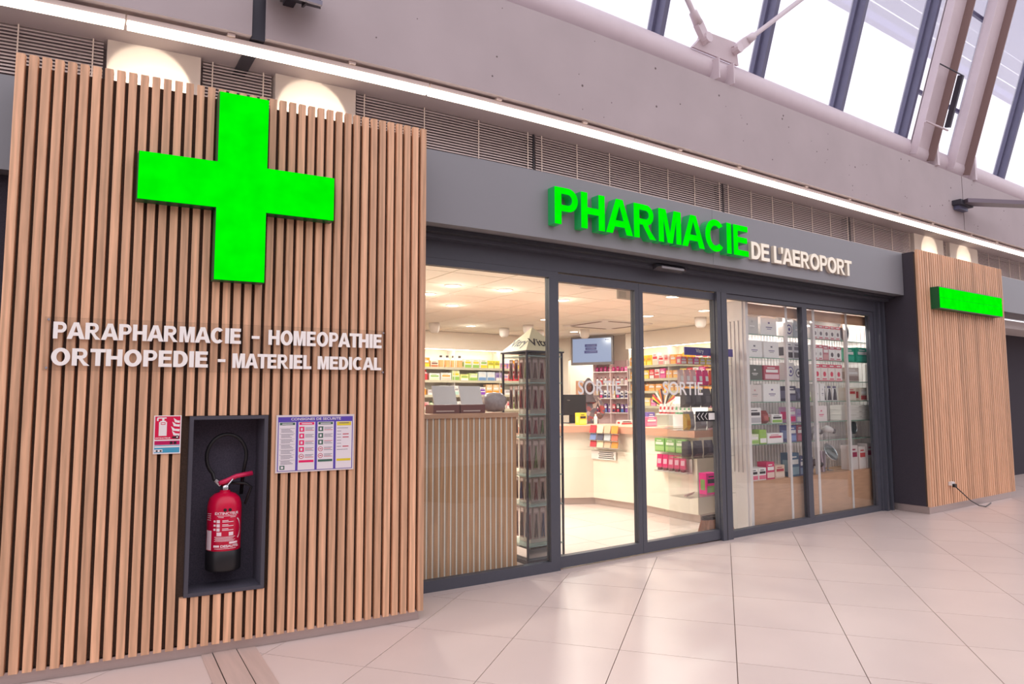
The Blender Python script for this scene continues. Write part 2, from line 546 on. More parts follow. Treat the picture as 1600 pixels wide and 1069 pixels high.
# ---- upper concrete wall, its joint, soffit
up = thing('wall_upper', 'fair-faced concrete upstand beam above the shop front', None, (2.0, 0.165, 3.393), kind='structure')
for a, b in ((-5.0, -0.254), (-0.178, 8.368), (8.388, 15.0)):
    MB().box(a, b, 0.165, 0.95, 3.393, 4.105).build('concrete_block', M_CONC, up)
M_PIT = mat('air_hole', (110, 98, 98), rough=1)
pits = MB()
for k in range(90):
    x = random.uniform(-2.5, 11); z = random.uniform(3.43, 4.05)
    if abs(x + .21) < .1 or abs(x - 8.38) < .1: continue
    r = random.choice((0.004, 0.005, 0.007, 0.01))
    pits.prism_xz([(x + r * math.cos(t * math.pi / 3), z + r * math.sin(t * math.pi / 3)) for t in range(6)], 0.1642, 0.166)
pits.build('air_holes', M_PIT, up)['kind'] = 'stuff'
MB().box(-0.254, -0.178, 0.185, 0.9, 3.385, 4.1).build('joint_filler', M_DARKM, up)
MB().box(8.366, 8.39, 0.20, 0.9, 3.40, 4.09).build('joint_filler', M_DARKM, up)
sof = MB().box(-5, 15, 0.27, 0.95, 3.452, 3.50).build('ceiling_soffit', M_SOFFIT)
tag(sof, 'plaster soffit behind the linear lights', kind='structure')
MB().box(-5, 15, 0.265, 0.275, 3.40, 3.452).build('drop_edge', M_SOFFIT, sof)
MB().box(-0.254, -0.178, 0.30, 0.62, 3.446, 3.4535).build('joint_filler', M_DARKM, sof)
# ---- clerestory strip behind the blinds: piers and dark glazing
clr = MB().box(-5, 15, 0.72, 0.80, 2.5, 3.47).build('wall_clerestory', mat('dark_clerestory_glass', (128, 118, 122), rough=0.25))
tag(clr, 'dark clerestory glazing behind the venetian blinds', kind='structure')
for k, (a, b) in enumerate(((-0.945, -0.455), (-0.020, 0.500), (7.955, 8.745), (8.93, 9.78))):
    p = MB().box(a, b, 0.58, 0.718, 2.85, 3.452).build('wall_pier', mat('pier_plaster', (216, 205, 199), rough=.7))
    tag(p, 'white pier lit by a spot, ' + ('leftmost over the large slatted panel', 'second from left, beside the green cross top', 'above the narrow slatted tower, left of two', 'above the narrow slatted tower, right of two')[k], kind='structure')

# ---- fascia over the shop front
fas = thing('wall_fascia', 'grey lacquered sign fascia over the shop front', None, (3.0, 0.23, 2.449), kind='structure')
for a, b in ((-4.0, 0.65), (0.653, 3.6), (3.603, 6.886), (9.12, 14.5)):
    MB().box(a, b, 0.23, 0.56, 2.449, 2.939).build('fascia_panel', M_FASCIA, fas)
# ---- dark wall behind and left of the panel / beyond the tower
wl = MB().box(-5.0, 0.30, 0.33, 0.56, 0.0, 2.447).build('wall_left', M_FELT)
tag(wl, 'dark wall left of the slatted panel', kind='structure')
wr = thing('wall_right', 'dark recess wall right of the slatted tower', None, (10.2, 1.0, 0), kind='structure')
MB().box(9.3, 14.5, 1.05, 1.15, 0.0, 2.30).build('dark_panel', M_FELT, wr)
MB().box(9.12, 14.5, 0.561, 1.16, 2.30, 2.42).build('recess_soffit', M_WHITE, wr)
# ---- head of the shop front
hd = thing('trim_1', 'slate grey head rail and shutter housing above the shop glass', None, (3.5, 0.484, 2.22), kind='structure')
MB().box(0.3, 6.886, 0.484, 0.56, 2.272, 2.447).build('head_rail', M_FRAME, hd)
MB().box(0.3, 6.886, 0.40, 0.483, 2.395, 2.447).build('shutter_guide', M_FRAME, hd)
MB().box(0.3, 6.886, 0.33, 0.399, 2.420, 2.447).build('shutter_slot', mat('slot_shade_grey', (52, 54, 62), rough=0.6), hd)  # darker than the frame: shade under the fascia put into the colour
MB().box(6.70, 6.886, 0.484, 0.56, 0.0, 2.271).build('end_jamb', M_FRAME, hd)
MB().box(6.74, 6.78, 0.45, 0.483, 0.0, 2.394).build('shutter_rail', M_FRAME, hd)
MB().box(6.83, 6.86, 0.44, 0.483, 0.0, 2.394).build('shutter_rail', M_FRAME, hd)

PANES = {}
def pane_unit(name, label, x0, x1, z0, z1, y, stiles, rails, mulls=(), seg=None):
    t = thing(name, label, None, ((x0 + x1) / 2, y, z0), kind='structure')
    panes = PANES[name] = []
    a, b = stiles; c, d = rails
    MB().box(x0, x0 + a, y, y + .055, z0, z1).build('stile', M_FRAME, t)
    MB().box(x1 - b, x1, y, y + .055, z0, z1).build('stile', M_FRAME, t)
    MB().box(x0 + a, x1 - b, y, y + .055, z0, z0 + c).build('bottom_rail', M_FRAME, t)
    MB().box(x0 + a, x1 - b, y, y + .055, z1 - d, z1).build('top_rail', M_FRAME, t)
    xs = [x0 + a] + [q for m in mulls for q in m] + [x1 - b]
    for m in mulls:
        MB().box(m[0], m[1], y - .004, y + .055, z0 + c, z1 - d).build('mullion', M_FRAME, t)
    for i in range(0, len(xs), 2):
        panes.append(MB().box(xs[i], xs[i + 1], y + .024, y + .030, z0 + c, z1 - d).build('pane', M_GLASS, t))
    return t
win1 = pane_unit('window_1', 'fixed shop window left of the sliding doors', 0.45, 2.088, 0.0, 2.271, 0.484, (.06, .085), (.075, .05))
door1 = pane_unit('door_1', 'left sliding glass door leaf with SORTIE lettering', 2.092, 2.960, 0.012, 2.262, 0.500, (.012, .045), (.085, .062))
door2 = pane_unit('door_2', 'right sliding glass door leaf with SORTIE lettering', 2.963, 3.955, 0.012, 2.262, 0.500, (.045, .03), (.085, .066))
post = MB().box(3.93, 4.07, 0.470, 0.499, 0.0, 2.271).build('trim_2', M_FRAME)
tag(post, 'wide slate post between the doors and the display window', kind='structure')
MB().box(3.985, 3.990, 0.468, 0.4702, 0.0, 2.271).build('groove', M_BLACK, post)
win2 = pane_unit('window_2', 'display window right of the doors with a central mullion', 4.03, 6.70, 0.0, 2.271, 0.500, (.05, .07), (.065, .045), mulls=((5.305, 5.385),))

# lettering on the door glass
M_VINYL = mat('white_vinyl', (238, 236, 232), rough=0.5)
dl = MB(); text_flat(dl, 'SORTIE', 2.305, 2.760, 1.318, 1.432, 0.5225, bold=0.012)
dl.build('lettering', M_VINYL, PANES['door_1'][0], label='white vinyl SORTIE lettering')
dl = MB(); text_flat(dl, 'SORTIE', 3.250, 3.765, 1.312, 1.432, 0.5225, bold=0.012)
dl.build('lettering', M_VINYL, PANES['door_2'][0], label='white vinyl SORTIE lettering')
st = MB().box(3.66, 3.915, 0.520, 0.5228, 1.075, 1.165)
_stk = st.build('sticker', M_BLACK, door2, label='black sticker with white chevrons')
st = MB()
for k in range(3):
    x = 3.675 + k * 0.05
    st.prism_xz([(x, 1.12), (x + .032, 1.088), (x + .040, 1.088), (x + .008, 1.12), (x + .040, 1.152), (x + .032, 1.152)][::1], 0.5185, 0.5198)
st.box(3.83, 3.912, 0.5185, 0.5198, 1.087, 1.150)
st.build('chevrons', M_VINYL, _stk)

# ---- interior shell
A_, B_ = (6.9, 7.1), (7.75, 5.4)
wb = MB().box(0.2, 6.92, 7.1, 7.2, 0, 2.5).build('wall_back', M_CREAM, bend=False)
tag(wb, 'cream back wall of the shop behind shelves', kind='structure')
wrr = MB().box(7.75, 7.85, 0.9, 5.42, 0, 2.5).build('wall_shop_right', M_CREAM, bend=False)
tag(wrr, 'cream right hand wall of the shop', kind='structure')
wsl = MB().box(0.2, 0.28, 0.9, 7.2, 0, 2.5).build('wall_shop_left', M_CREAM, bend=False)
tag(wsl, 'cream left hand wall of the shop', kind='structure')
CH = Vector((B_[0] - A_[0], B_[1] - A_[1], 0)); CHL = CH.length; CH.normalize(); CN = Vector((CH.y, -CH.x, 0))  # CN points into the room
if CN.x > 0: CN = -CN
def C3(s, off, z): return Vector((A_[0], A_[1], 0)) + CH * s + CN * off + Vector((0, 0, z))
def cbox(mb, s0, s1, o0, o1, z0, z1, mi=0):
    c = (C3(s0, o0, z0) + C3(s1, o1, z1)) / 2
    return mb.obox(c, CH * (s1 - s0) / 2, CN * -(o1 - o0) / 2 if False else CN * (o1 - o0) / 2, Vector((0, 0, (z1 - z0) / 2)), mi)
wc = thing('wall_corner', 'chamfered corner wall with a doorway to the back room', None, tuple(C3(.95, 0, 0)), kind='structure', bend=False)
for s0, s1, z0, z1 in ((-0.05, .47, 0, 2.5), (1.07, 1.95, 0, 2.5), (.47, 1.07, 2.02, 2.5)):
    cbox(MB(), s0, s1, -.1, 0, z0, z1).build('wall_section', M_CREAM, wc, bend=False)
cbox(MB(), .0, 1.5, -.75, -.7, 0, 2.5).build('back_room_wall', mat('back_room_white', (250, 244, 226), rough=.7), wc, bend=False)
cbox(MB(), .47, .62, -.7, -.35, 0, 1.62).build('back_room_cupboard', mat('salmon_oak', (214, 164, 134), rough=.6, var=.08, scale=4), wc, bend=False)
lamp('back_room_fill', 'POINT', C3(.78, -.38, 2.1), 14, (1, .93, .80), None, size=.1)  # unseen lamp, added to brighten what shows through the doorway
# ceiling tile by tile
cl = MB().box(0.0, 7.9, 0.50, 7.2, 2.458, 2.50, seg=16).build('ceiling', M_GRID)
tag(cl, 'suspended ceiling of pale square tiles inside the shop', kind='structure')
for i in range(13):
    for j in range(11):
        x0, y0 = 0.05 + i * 0.6, 0.565 + j * 0.6
        MB().box(x0 + .007, x0 + .593, y0 + .007, min(y0 + .593, 7.09), 2.450, 2.459, seg=1).build('ceiling_tile', M_CTILE, cl)

# ---- sloped glazing above the concrete
TL = math.radians(17)
def G(x, t, o):
    """point on the leaning glazing: x along, t up the slope, o out towards the hall"""
    return Vector((x, 0.34 - math.sin(TL) * t - math.cos(TL) * o, 4.36 + math.cos(TL) * t - math.sin(TL) * o))
M_SKYGL = bpy.data.materials.new('obscured_roof_glass'); M_SKYGL.use_nodes = True
_nt = M_SKYGL.node_tree; _nt.nodes.clear()
_o = _nt.nodes.new('ShaderNodeOutputMaterial'); _mx = _nt.nodes.new('ShaderNodeMixShader'); _t = _nt.nodes.new('ShaderNodeBsdfTransparent'); _tl = _nt.nodes.new('ShaderNodeBsdfTranslucent')
_t.inputs['Color'].default_value = (.97, .97, 1, 1); _tl.inputs['Color'].default_value = (.95, .95, .98, 1); _mx.inputs[0].default_value = 0.30
_nt.links.new(_t.outputs[0], _mx.inputs[1]); _nt.links.new(_tl.outputs[0], _mx.inputs[2]); _nt.links.new(_mx.outputs[0], _o.inputs[0])
M_MULL = mat('blue_grey_mullion', (102, 102, 128), rough=0.5, var=.04)
sky = thing('window_3', 'leaning roof glazing with blue-grey mullions above the concrete beam', None, (6, 0.34, 4.36), kind='structure', bend=False)
GX = [0.28, 1.65, 3.02, 4.39, 5.76, 7.13, 8.50, 9.87, 11.24, 12.61, 13.98]
for a, b in zip(GX, GX[1:]):
    p = MB(); ax = Vector(((b - a) / 2 - .05, 0, 0)); e1 = (G(0, 1, 0) - G(0, 0, 0)); e2 = (G(0, 0, 1) - G(0, 0, 0))
    p.obox(G((a + b) / 2, 2.25, -.02), ax, e1 * 2.35, e2 * .006)
    p.build('pane', M_SKYGL, sky, bend=False)
for x in GX:
    p = MB(); e1 = (G(0, 1, 0) - G(0, 0, 0)); e2 = (G(0, 0, 1) - G(0, 0, 0))
    p.obox(G(x, 2.25, 0.0), Vector((.055, 0, 0)), e1 * 2.35, e2 * .03)
    p.obox(G(x, 2.25, 0.06), Vector((.025, 0, 0)), e1 * 2.35, e2 * .05)
    p.build('mullion', M_MULL, sky, bend=False)
for t_ in (.62, 1.75):
    MB().obox(G(7.80, t_, .005), Vector((.62, 0, 0)), (G(0, 1, 0) - G(0, 0, 0)) * .02, (G(0, 0, 1) - G(0, 0, 0)) * .02).build('transom', M_MULL, sky, bend=False)
# louvred metal cladding outside
lv = thing('roof_louvre', 'ribbed metal cladding seen through the roof glass', 'cladding', (11, 1.7, 6.9), bend=False)
M_LOUV = mat('ribbed_metal', (168, 168, 192), rough=0.5, metal=.2)
MB().box(3.0, 22, 1.62, 1.72, 7.2, 7.34, seg=1).build('edge_flashing', mat('violet_grey_metal', (150, 146, 196), rough=.5), lv, bend=False)
for k in range(16):
    z = 7.50 + k * .34
    MB().obox((12.5, 1.75, z), (9.5, 0, 0), (0, .06, -.085), (0, .004, .004)).build('rib', M_LOUV, lv, bend=False)
# white tube edge beam
tb = thing('steel_edge_tube', 'white steel tube running along the top of the concrete beam', 'steel tube', (5, .32, 4.27), bend=False)
MB().tube([W(x * .5 - 3, .33, 4.255) for x in range(37)], .145, 20).build('tube', M_STEELW, tb, bend=False, smooth=True)
for x in (3.62, 3.82):
    MB().prism_xy([(x, .12), (x + .012, .12), (x + .012, .33), (x, .33)], 4.107, 4.30).build('stiffener', M_STEELW, tb, bend=False)
for x in (7.67, 8.70):
    MB().box(x, x + .05, .13, .33, 4.107, 4.42).build('stiffener', M_STEELW, tb, bend=False)
# leaning white posts
for k, (a, b) in enumerate(((7.16, 7.60), (8.10, 8.56))):
    t = thing('roof_post', ('wide white steel channel post leaning before the roof glass, left of two', 'wide white steel channel post leaning before the roof glass, right of two')[k], 'post', tuple(G((a + b) / 2, 0, .2)), bend=False, group='leaning roof posts')
    e1 = (G(0, 1, 0) - G(0, 0, 0)); e2 = (G(0, 0, 1) - G(0, 0, 0))
    MB().obox(G((a + b) / 2, 2.2, .16), Vector(((b - a) / 2, 0, 0)), e1 * 2.35, e2 * .008).build('web', M_STEELW, t, bend=False)
    MB().obox(G(a + .008, 2.2, .21), Vector((.008, 0, 0)), e1 * 2.35, e2 * .05).build('flange', M_STEELW, t, bend=False)
    MB().obox(G(b - .008, 2.2, .21), Vector((.008, 0, 0)), e1 * 2.35, e2 * .05).build('flange', mat('brown_flange', (140, 116, 112), rough=.6), t, bend=False)  # right flange browner than the web and left flange
    if k == 0:
        MB().obox(G(b + .02, .55, .30), Vector((.018, 0, 0)), e1 * .30, e2 * .03).build('tie_bracket', M_DARKM, t, bend=False)
        MB().tube([G(a - .02, .22, .28), G(b + .04, .22, .30)], .012, 6).build('strap', M_STEELW, t, bend=False)
        MB().tube([G(a - .02, .86, .28), G(b + .04, .86, .30)], .008, 6).build('strap', M_DARKM, t, bend=False)
# bracing rods and gusset
br = thing('brace_assembly', 'white gusset plate with two tie rods on the steel tube', 'brace', (3.7, .18, 4.38), bend=False)
_gp = [(3.36, .184, 4.34), (3.975, .182, 4.34), (3.885, .137, 4.515), (3.495, .141, 4.50)]
MB().add(_gp + [(x, y + .03, z + .008) for x, y, z in _gp], [(0, 1, 2, 3), (7, 6, 5, 4), (0, 4, 5, 1), (1, 5, 6, 2), (2, 6, 7, 3), (3, 7, 4, 0)]).build('gusset_plate', M_STEELW, br, bend=False)
def rod(p, q, d):
    p, q = Vector(p), Vector(q); v = (q - p).normalized()
    cl_ = MB(); cl_.bar(p - v * .03, p + v * .16, .085, .05, up=(0, 1, 0)); cl_.tube([p + Vector((0, -.05, 0)), p + Vector((0, .05, 0))], .045, 10)
    c = cl_.build('clevis', M_STEELW, br, bend=False)
    MB().tube([p + v * .15, p + v * .26, p + v * .27, q], [.042, .036, .022, .022], 10).build('tie_rod', M_STEELW, br, bend=False, smooth=True)
rod((3.48, .150, 4.43), (1.69, -.27, 5.80), 0)
rod((3.89, .142, 4.454), (6.89, -.63, 6.99), 0)

# ================================================================== SHOP FRONT THINGS
M_SLAT = wood('larch_slat', (226, 178, 142))
M_BACK = mat('dark_brown_backing', (82, 66, 56), rough=.95, var=.2, scale=150)
M_GREEN = mat('green_led_face', (0, 4, 0), rough=1, spec=0, emit=1.0, emit_rgb=(0, 252, 4))
_nt = M_GREEN.node_tree; _nz = _nt.nodes.new('ShaderNodeTexNoise'); _nz.inputs['Scale'].default_value = 9; _tc = _nt.nodes.new('ShaderNodeTexCoord')
_mr = _nt.nodes.new('ShaderNodeMapRange'); _mr.inputs['From Min'].default_value = .3; _mr.inputs['From Max'].default_value = .7; _mr.inputs['To Min'].default_value = .90; _mr.inputs['To Max'].default_value = 1.05
_nt.links.new(_tc.outputs['Object'], _nz.inputs['Vector']); _nt.links.new(_nz.outputs['Fac'], _mr.inputs['Value']); _nt.links.new(_mr.outputs[0], _nt.nodes['Principled BSDF'].inputs['Emission Strength'])
M_GREENS = mat('green_sign_side', (4, 88, 48), rough=.35)
NI = (-0.527, -0.150, 0.302, 1.208)      # fire extinguisher niche x0 x1 z0 z1

def slat_wall(name, label, x0, x1, y, z0, z1, n, wdt, depth_back, hole=None, side=M_BACK):
    t = thing(name, label, 'slatted panel', ((x0 + x1) / 2, y, 0))
    pitch = (x1 - x0 - wdt) / (n - 1)
    protos = {}
    def piece(xc, a, b):
        key = (round(a, 3), round(b, 3))
        loc = W(xc, y, a)
        if key not in protos:
            m = MB(); w = wdt / 2; e = .0025
            m.prism_xy([(-w, .032), (-w, e), (-w + e, 0), (w - e, 0), (w, e), (w, .032)], 0, b - a)
            o = m.build('slat', M_SLAT, t, local=True)
            protos[key] = o
            o.location = loc - WLOC[t.name]; o.rotation_euler.z = tang(xc)
        else:
            copy_part(protos[key], t, loc - WLOC[t.name], tang(xc))
    for i in range(n):
        xc = x0 + wdt / 2 + i * pitch
        if hole and hole[0] - .012 < xc < hole[1] + .012:
            piece(xc, z0, hole[2] - .002); piece(xc, hole[3] + .002, z1)
        else:
            piece(xc, z0, z1)
    b = MB()
    zt = z1 - .045
    if hole:
        b.box(x0 + .003, hole[0], y + .032, y + .05, z0 + .01, zt); b.box(hole[1], x1 - .003, y + .032, y + .05, z0 + .01, zt)
        b.box(hole[0], hole[1], y + .032, y + .05, z0 + .01, hole[2]); b.box(hole[0], hole[1], y + .032, y + .05, hole[3], zt)
    else:
        b.box(x0 + .003, x1 - .003, y + .032, y + .05, z0 + .01, zt)
    b.build('backing', M_BACK, t)
    return t

panel = slat_wall('slatted_screen', 'large slatted larch panel carrying the green cross', -1.332, 0.742, 0.0, .052, 2.967, 40, .0362, .3, hole=NI)
MB().box(-1.30, .715, .051, .054, .0, 2.92).build('rear_board', M_FELT, panel) if False else None
_b = MB()
for a, b, c, d in ((-1.30, NI[0] - .004, .06, 2.90), (NI[1] + .004, .715, .06, 2.90), (NI[0] - .004, NI[1] + .004, .06, NI[2] - .004), (NI[0] - .004, NI[1] + .004, NI[3] + .004, 2.90)):
    _b.box(a, b, .051, .215, c, d)
_b.build('carcass', M_FELT, panel)
MB().box(-1.315, .722, .022, .21, 0.001, .058).build('plinth', M_ALU, panel)

tower = slat_wall('slatted_tower', 'narrower slatted larch tower right of the shop front', 6.887, 9.119, 0.06, .079, 2.953, 42, .0345, .4)
MB().box(6.893, 9.112, .111, .558, .08, 2.935).build('carcass', M_FELT, tower)
MB().box(6.90, 9.06, .085, .555, 0.001, .079).build('plinth', M_ALU, tower)

# niche and extinguisher
nic = thing('extinguisher_niche', 'black felt lined recess holding the fire extinguisher', 'niche', ((NI[0] + NI[1]) / 2, 0, NI[2]))
x0, x1, z0, z1 = NI
fr = .018
for a, b, c, d in ((x0, x0 + fr, z0, z1), (x1 - fr, x1, z0, z1), (x0 + fr, x1 - fr, z0, z0 + fr), (x0 + fr, x1 - fr, z1 - fr, z1)):
    MB().box(a, b, -.006, .03, c, d).build('frame_bar', mat('charcoal_frame', (74, 72, 82), rough=.7), nic)
M_LINE = mat('niche_felt', (84, 80, 94), rough=.95, var=.3, scale=160)
_n = MB(); dpt = .20
_n.box(x0 + .002, x1 - .002, dpt, dpt + .01, z0 + .002, z1 - .002)
_n.box(x0 + .002, x0 + fr - .006, .03, dpt, z0 + .002, z1 - .002); _n.box(x1 - fr + .006, x1 - .002, .03, dpt, z0 + .002, z1 - .002)
_n.box(x0 + fr - .006, x1 - fr + .006, .03, dpt, z0 + .002, z0 + fr - .006); _n.box(x0 + fr - .006, x1 - fr + .006, .03, dpt, z1 - fr + .006, z1 - .002)
_n.build('lining', M_LINE, nic)

EX, EY, EZ = -0.332, 0.105, 0.400
ext = thing('fire_extinguisher', 'red fire extinguisher with black hose hung in the niche', 'fire extinguisher', (EX, EY, EZ))
M_RED = mat('extinguisher_red', (214, 8, 62), rough=.3)
R_ = .083
prof = [(R_ * .92, .10), (R_, .105), (R_, .325), (R_ * .97, .35), (R_ * .86, .375), (R_ * .62, .393), (R_ * .32, .402), (R_ * .3, .412)]
MB().lathe(prof, (EX, EY, EZ), 28).build('cylinder', M_RED, ext, smooth=True)
MB().lathe([(R_ * .96, 0), (R_ * 1.03, .008), (R_ * 1.03, .104), (R_ * .99, .108)], (EX, EY, EZ), 28).build('foot_ring', M_BLACK, ext, smooth=True)
MB().lathe([(.022, .407), (.024, .417), (.024, .437), (.016, .442), (.016, .457)], (EX, EY, EZ), 12).build('valve', M_CHROME, ext, smooth=True)
hv = MB()
hv.tube([(EX - .035, EY - .02, EZ + .450), (EX + .0, EY - .02, EZ + .460), (EX + .05, EY - .02, EZ + .484), (EX + .13, EY - .02, EZ + .496)], [.012, .014, .012, .013], 8)
hv.build('lever', mat('lever_red', (226, 40, 92), rough=.35), ext, smooth=True)
MB().tube([(EX + .02, EY, EZ + .447), (EX + .10, EY, EZ + .442), (EX + .13, EY, EZ + .42), (EX + .10, EY, EZ + .33)], .008, 6).build('carry_handle', M_BLACK, ext, smooth=True)
MB().tube([(EX + .005, EY - .04, EZ + .440), (EX + .030, EY - .04, EZ + .472)], .004, 6).build('safety_pin', M_CHROME, ext)
hp = []
for k in range(25):
    a = math.radians(228 - k * (228 + 18) / 24)
    hp.append((EX + .005 + .098 * math.cos(a), EY + .01, EZ + .588 + .118 * math.sin(a) if k < 25 else 0))
hp = [(EX - .035, EY, EZ + .452)] + [(EX - .055, EY, EZ + .472)] + hp + [(EX + .093, EY + .03, EZ + .49), (EX + .09, EY + .05, EZ + .38)]
MB().tube(hp, .0095, 8).build('hose', M_BLACK, ext, smooth=True)
MB().tube([(EX - .022, EY, EZ + .440), (EX - .05, EY, EZ + .468)], .013, 8).build('hose_ferrule', M_CHROME, ext)
# printed label wrapped on the cylinder
def cyl_quad(mb, a0, a1, z0_, z1_, r, mi=0, n=8):
    vs, fs = [], []
    for i in range(n + 1):
        a = math.radians(a0 + (a1 - a0) * i / n)
        vs += [(EX + r * math.sin(a), EY - r * math.cos(a), z0_), (EX + r * math.sin(a), EY - r * math.cos(a), z1_)]
    for i in range(n):
        fs.append((2 * i, 2 * i + 2, 2 * i + 3, 2 * i + 1))
    mb.add(vs, fs, mi)
def cyl_text(mb, body, a0, a1, z0_, z1_, r, mi=0, bold=0.02):
    vs, fs = glyphs(body, bold); q = fit2d(vs, a0, a1, z0_, z1_)
    mb.add([(EX + r * math.sin(math.radians(a)), EY - r * math.cos(math.radians(a)), z) for a, z in q], fs, mi)
lb = MB(); rr = R_ + .0008
Z = lambda t: EZ + .108 + (t - .108) * .88
# the camera looks slightly from the left: the print faces it
cyl_text(lb, 'EXTINCTEUR', -42, 42, Z(.318), Z(.334), rr, 0, .03)
for k, (a0, a1, zz) in enumerate(((-34, 34, .310), (-30, -12, .302), (10, 30, .302))): cyl_quad(lb, a0, a1, Z(zz), Z(zz + .003), rr)
for k in range(3):
    zz = .275 - k * .024
    cyl_quad(lb, -46, -38, Z(zz), Z(zz + .012), rr); cyl_quad(lb, -35, -24, Z(zz - .004), Z(zz + .014), rr)
    cyl_quad(lb, -16, 4, Z(zz + .008), Z(zz + .012), rr); cyl_quad(lb, -16, 22, Z(zz), Z(zz + .004), rr)
cyl_quad(lb, -34, -18, Z(.196), Z(.217), rr); cyl_quad(lb, 6, 22, Z(.196), Z(.217), rr)
for k in range(5): cyl_quad(lb, -42 + (k % 2) * 4, 30 - (k % 3) * 5, Z(.188 - k * .006), Z(.1905 - k * .006), rr)
for k in range(12):
    a = math.radians(-62 + k * 11.3); a2 = math.radians(-62 + (k + 1) * 11.3)
    p = [(30 + 22 * math.cos(t), .232 + .062 * math.sin(t)) for t in (a, a2)]
    cyl_quad(lb, min(p[0][0], p[1][0]), max(p[0][0], p[1][0]) + 1.2, Z(min(p[0][1], p[1][1])), Z(max(p[0][1], p[1][1]) + .002), rr, n=1)
cyl_quad(lb, 8, 40, Z(.148), Z(.160), rr)
cyl_text(lb, 'DESAUTEL', -20, 46, Z(.128), Z(.143), rr, 0, .04)
cyl_quad(lb, -44, -24, Z(.130), Z(.142), rr); cyl_quad(lb, -40, 34, Z(.120), Z(.1225), rr)
cyl_quad(lb, -82, -54, Z(.112), Z(.225), rr)
for k in range(4): cyl_quad(lb, -80, -58, Z(.285 + k * .012), Z(.289 + k * .012), rr)
lb.build('printed_label', mat('label_white', (250, 226, 232), rough=.4), bpy.data.objects['cylinder'])
MB().tube([(EX - .012, EY - R_ + .004, EZ + .318), (EX - .012, EY - R_ - .002, EZ + .318)], .008, 10).build('gauge', M_BLACK, ext)
MB().tube([(EX + .012, EY - R_ + .004, EZ + .318), (EX + .012, EY - R_ - .002, EZ + .318)], .008, 10).build('gauge', M_BLACK, ext)
MB().box(EX - .03, EX + .03, EY + R_ - .01, .199, EZ + .25, EZ + .31).build('wall_hook', M_BLACK, ext)

# green cross
cr = thing('pharmacy_cross', 'large green illuminated pharmacy cross on the slatted panel', 'cross sign', (-.33, -.08, 1.91))
CX, CZ, AW, HL, HV = -.328, 2.417, .124, .482, .505
poly = [(-AW, -HV), (AW, -HV), (AW, -AW), (HL, -AW), (HL, AW), (AW, AW), (AW, HV), (-AW, HV), (-AW, AW), (-HL, AW), (-HL, -AW), (-AW, -AW)]
def cross_mesh(s, y0, y1):
    m = MB()
    P = [(CX + px - math.copysign(s, px) * 1, CZ + pz - math.copysign(s, pz)) for px, pz in poly]
    # inner corners keep their distance from the arm edges
    n = len(P); vs = [(x, y0, z) for x, z in P] + [(x, y1, z) for x, z in P]
    fr_ = [(0, 1, 2, 11), (11, 2, 5, 8), (2, 3, 4, 5), (8, 5, 6, 7), (10, 11, 8, 9)]
    m.add(vs, fr_ + [tuple(n + i for i in reversed(f)) for f in fr_] + [(i, n + i, n + (i + 1) % n, (i + 1) % n) for i in range(n)])
    return m
cross_mesh(0.0, -.072, -.004).build('casing', M_GREENS, cr)
cross_mesh(0.003, -.080, -.072).build('light_face', M_GREEN, cr)
# bar sign
bs = thing('green_bar_sign', 'green illuminated bar sign on the slatted tower', 'light sign', (7.96, -.04, 2.29))
MB().box(7.13, 8.80, -.034, .058, 2.288, 2.538, seg=1).build('casing', M_GREENS, bs)
_g = MB()
for i in range(11):
    for j in range(2):
        w = 1.65 / 11; h = .236 / 2
        _g.box(7.14 + i * w + .002, 7.14 + (i + 1) * w - .002, -.041, -.0345, 2.295 + j * h + .002, 2.295 + (j + 1) * h - .002)
_g.build('light_face', M_GREEN, bs)

# three-dimensional lettering on the fascia
M_LGS = mat('letter_return_green', (40, 150, 96), rough=.3, emit=.12, emit_rgb=(0, 200, 60))
def letters(name, label, cat, body, x0, x1, z0, z1, y0, y1, mf, ms, s, h, track):
    t = thing(name, label, cat, ((x0 + x1) / 2, y1, z0))
    L, wd = bold_run(body, s, h, track)
    for ch, vs, fs in L:
        q = [(x0 + p[0] / wd * (x1 - x0), z0 + p[1] * (z1 - z0)) for p in vs]
        m = MB(); text_solid(m, q, fs, y0, y1, 0, 1)
        m.build('letter', [mf, ms], t)
    return t
letters('pharmacie_lettering', 'large green illuminated PHARMACIE letters on the fascia', 'lettering', 'PHARMACIE', 1.811, 3.988, 2.546, 2.819, .15, .229, M_GREEN, M_LGS, .225, .185, .11)
letters('aeroport_lettering', "small cream DE L'AEROPORT letters on the fascia", 'lettering', "DE L'AEROPORT", 4.09, 5.745, 2.551, 2.712, .195, .229, mat('cream_letter_face', (240, 232, 214), rough=.5, emit=.25), mat('cream_letter_side', (214, 204, 188), rough=.5), .23, .19, .06)

# lettering on the panel
pl = thing('services_lettering', 'white PARAPHARMACIE HOMEOPATHIE ORTHOPEDIE MATERIEL MEDICAL lettering on clear plaque', 'lettering', (-.33, -.012, 1.46))
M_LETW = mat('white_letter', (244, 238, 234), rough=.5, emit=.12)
for body, a, b, z0_, z1_ in (('PARAPHARMACIE', -1.125, -.300, 1.587, 1.668), ('-', -.246, -.208, 1.617, 1.632), ('HOMEOPATHIE', -.162, .463, 1.587, 1.668), ('ORTHOPEDIE', -1.128, -.455, 1.459, 1.542), ('-', -.408, -.372, 1.489, 1.504), ('MATERIEL', -.338, .065, 1.459, 1.536), ('MEDICAL', .100, .462, 1.459, 1.532)):
    L, wd = bold_run(body, .27, .20, .09)
    for ch, vs, fs in L:
        zz = (lambda v: z0_ + v * (z1_ - z0_)) if body != '-' else (lambda v: z0_ + (v - .26) / .20 * (z1_ - z0_))
        q = [(a + p[0] / wd * (b - a), zz(p[1])) for p in vs]
        text_solid(MB(), q, fs, -.017, -.0095).build('letter', M_LETW, pl)
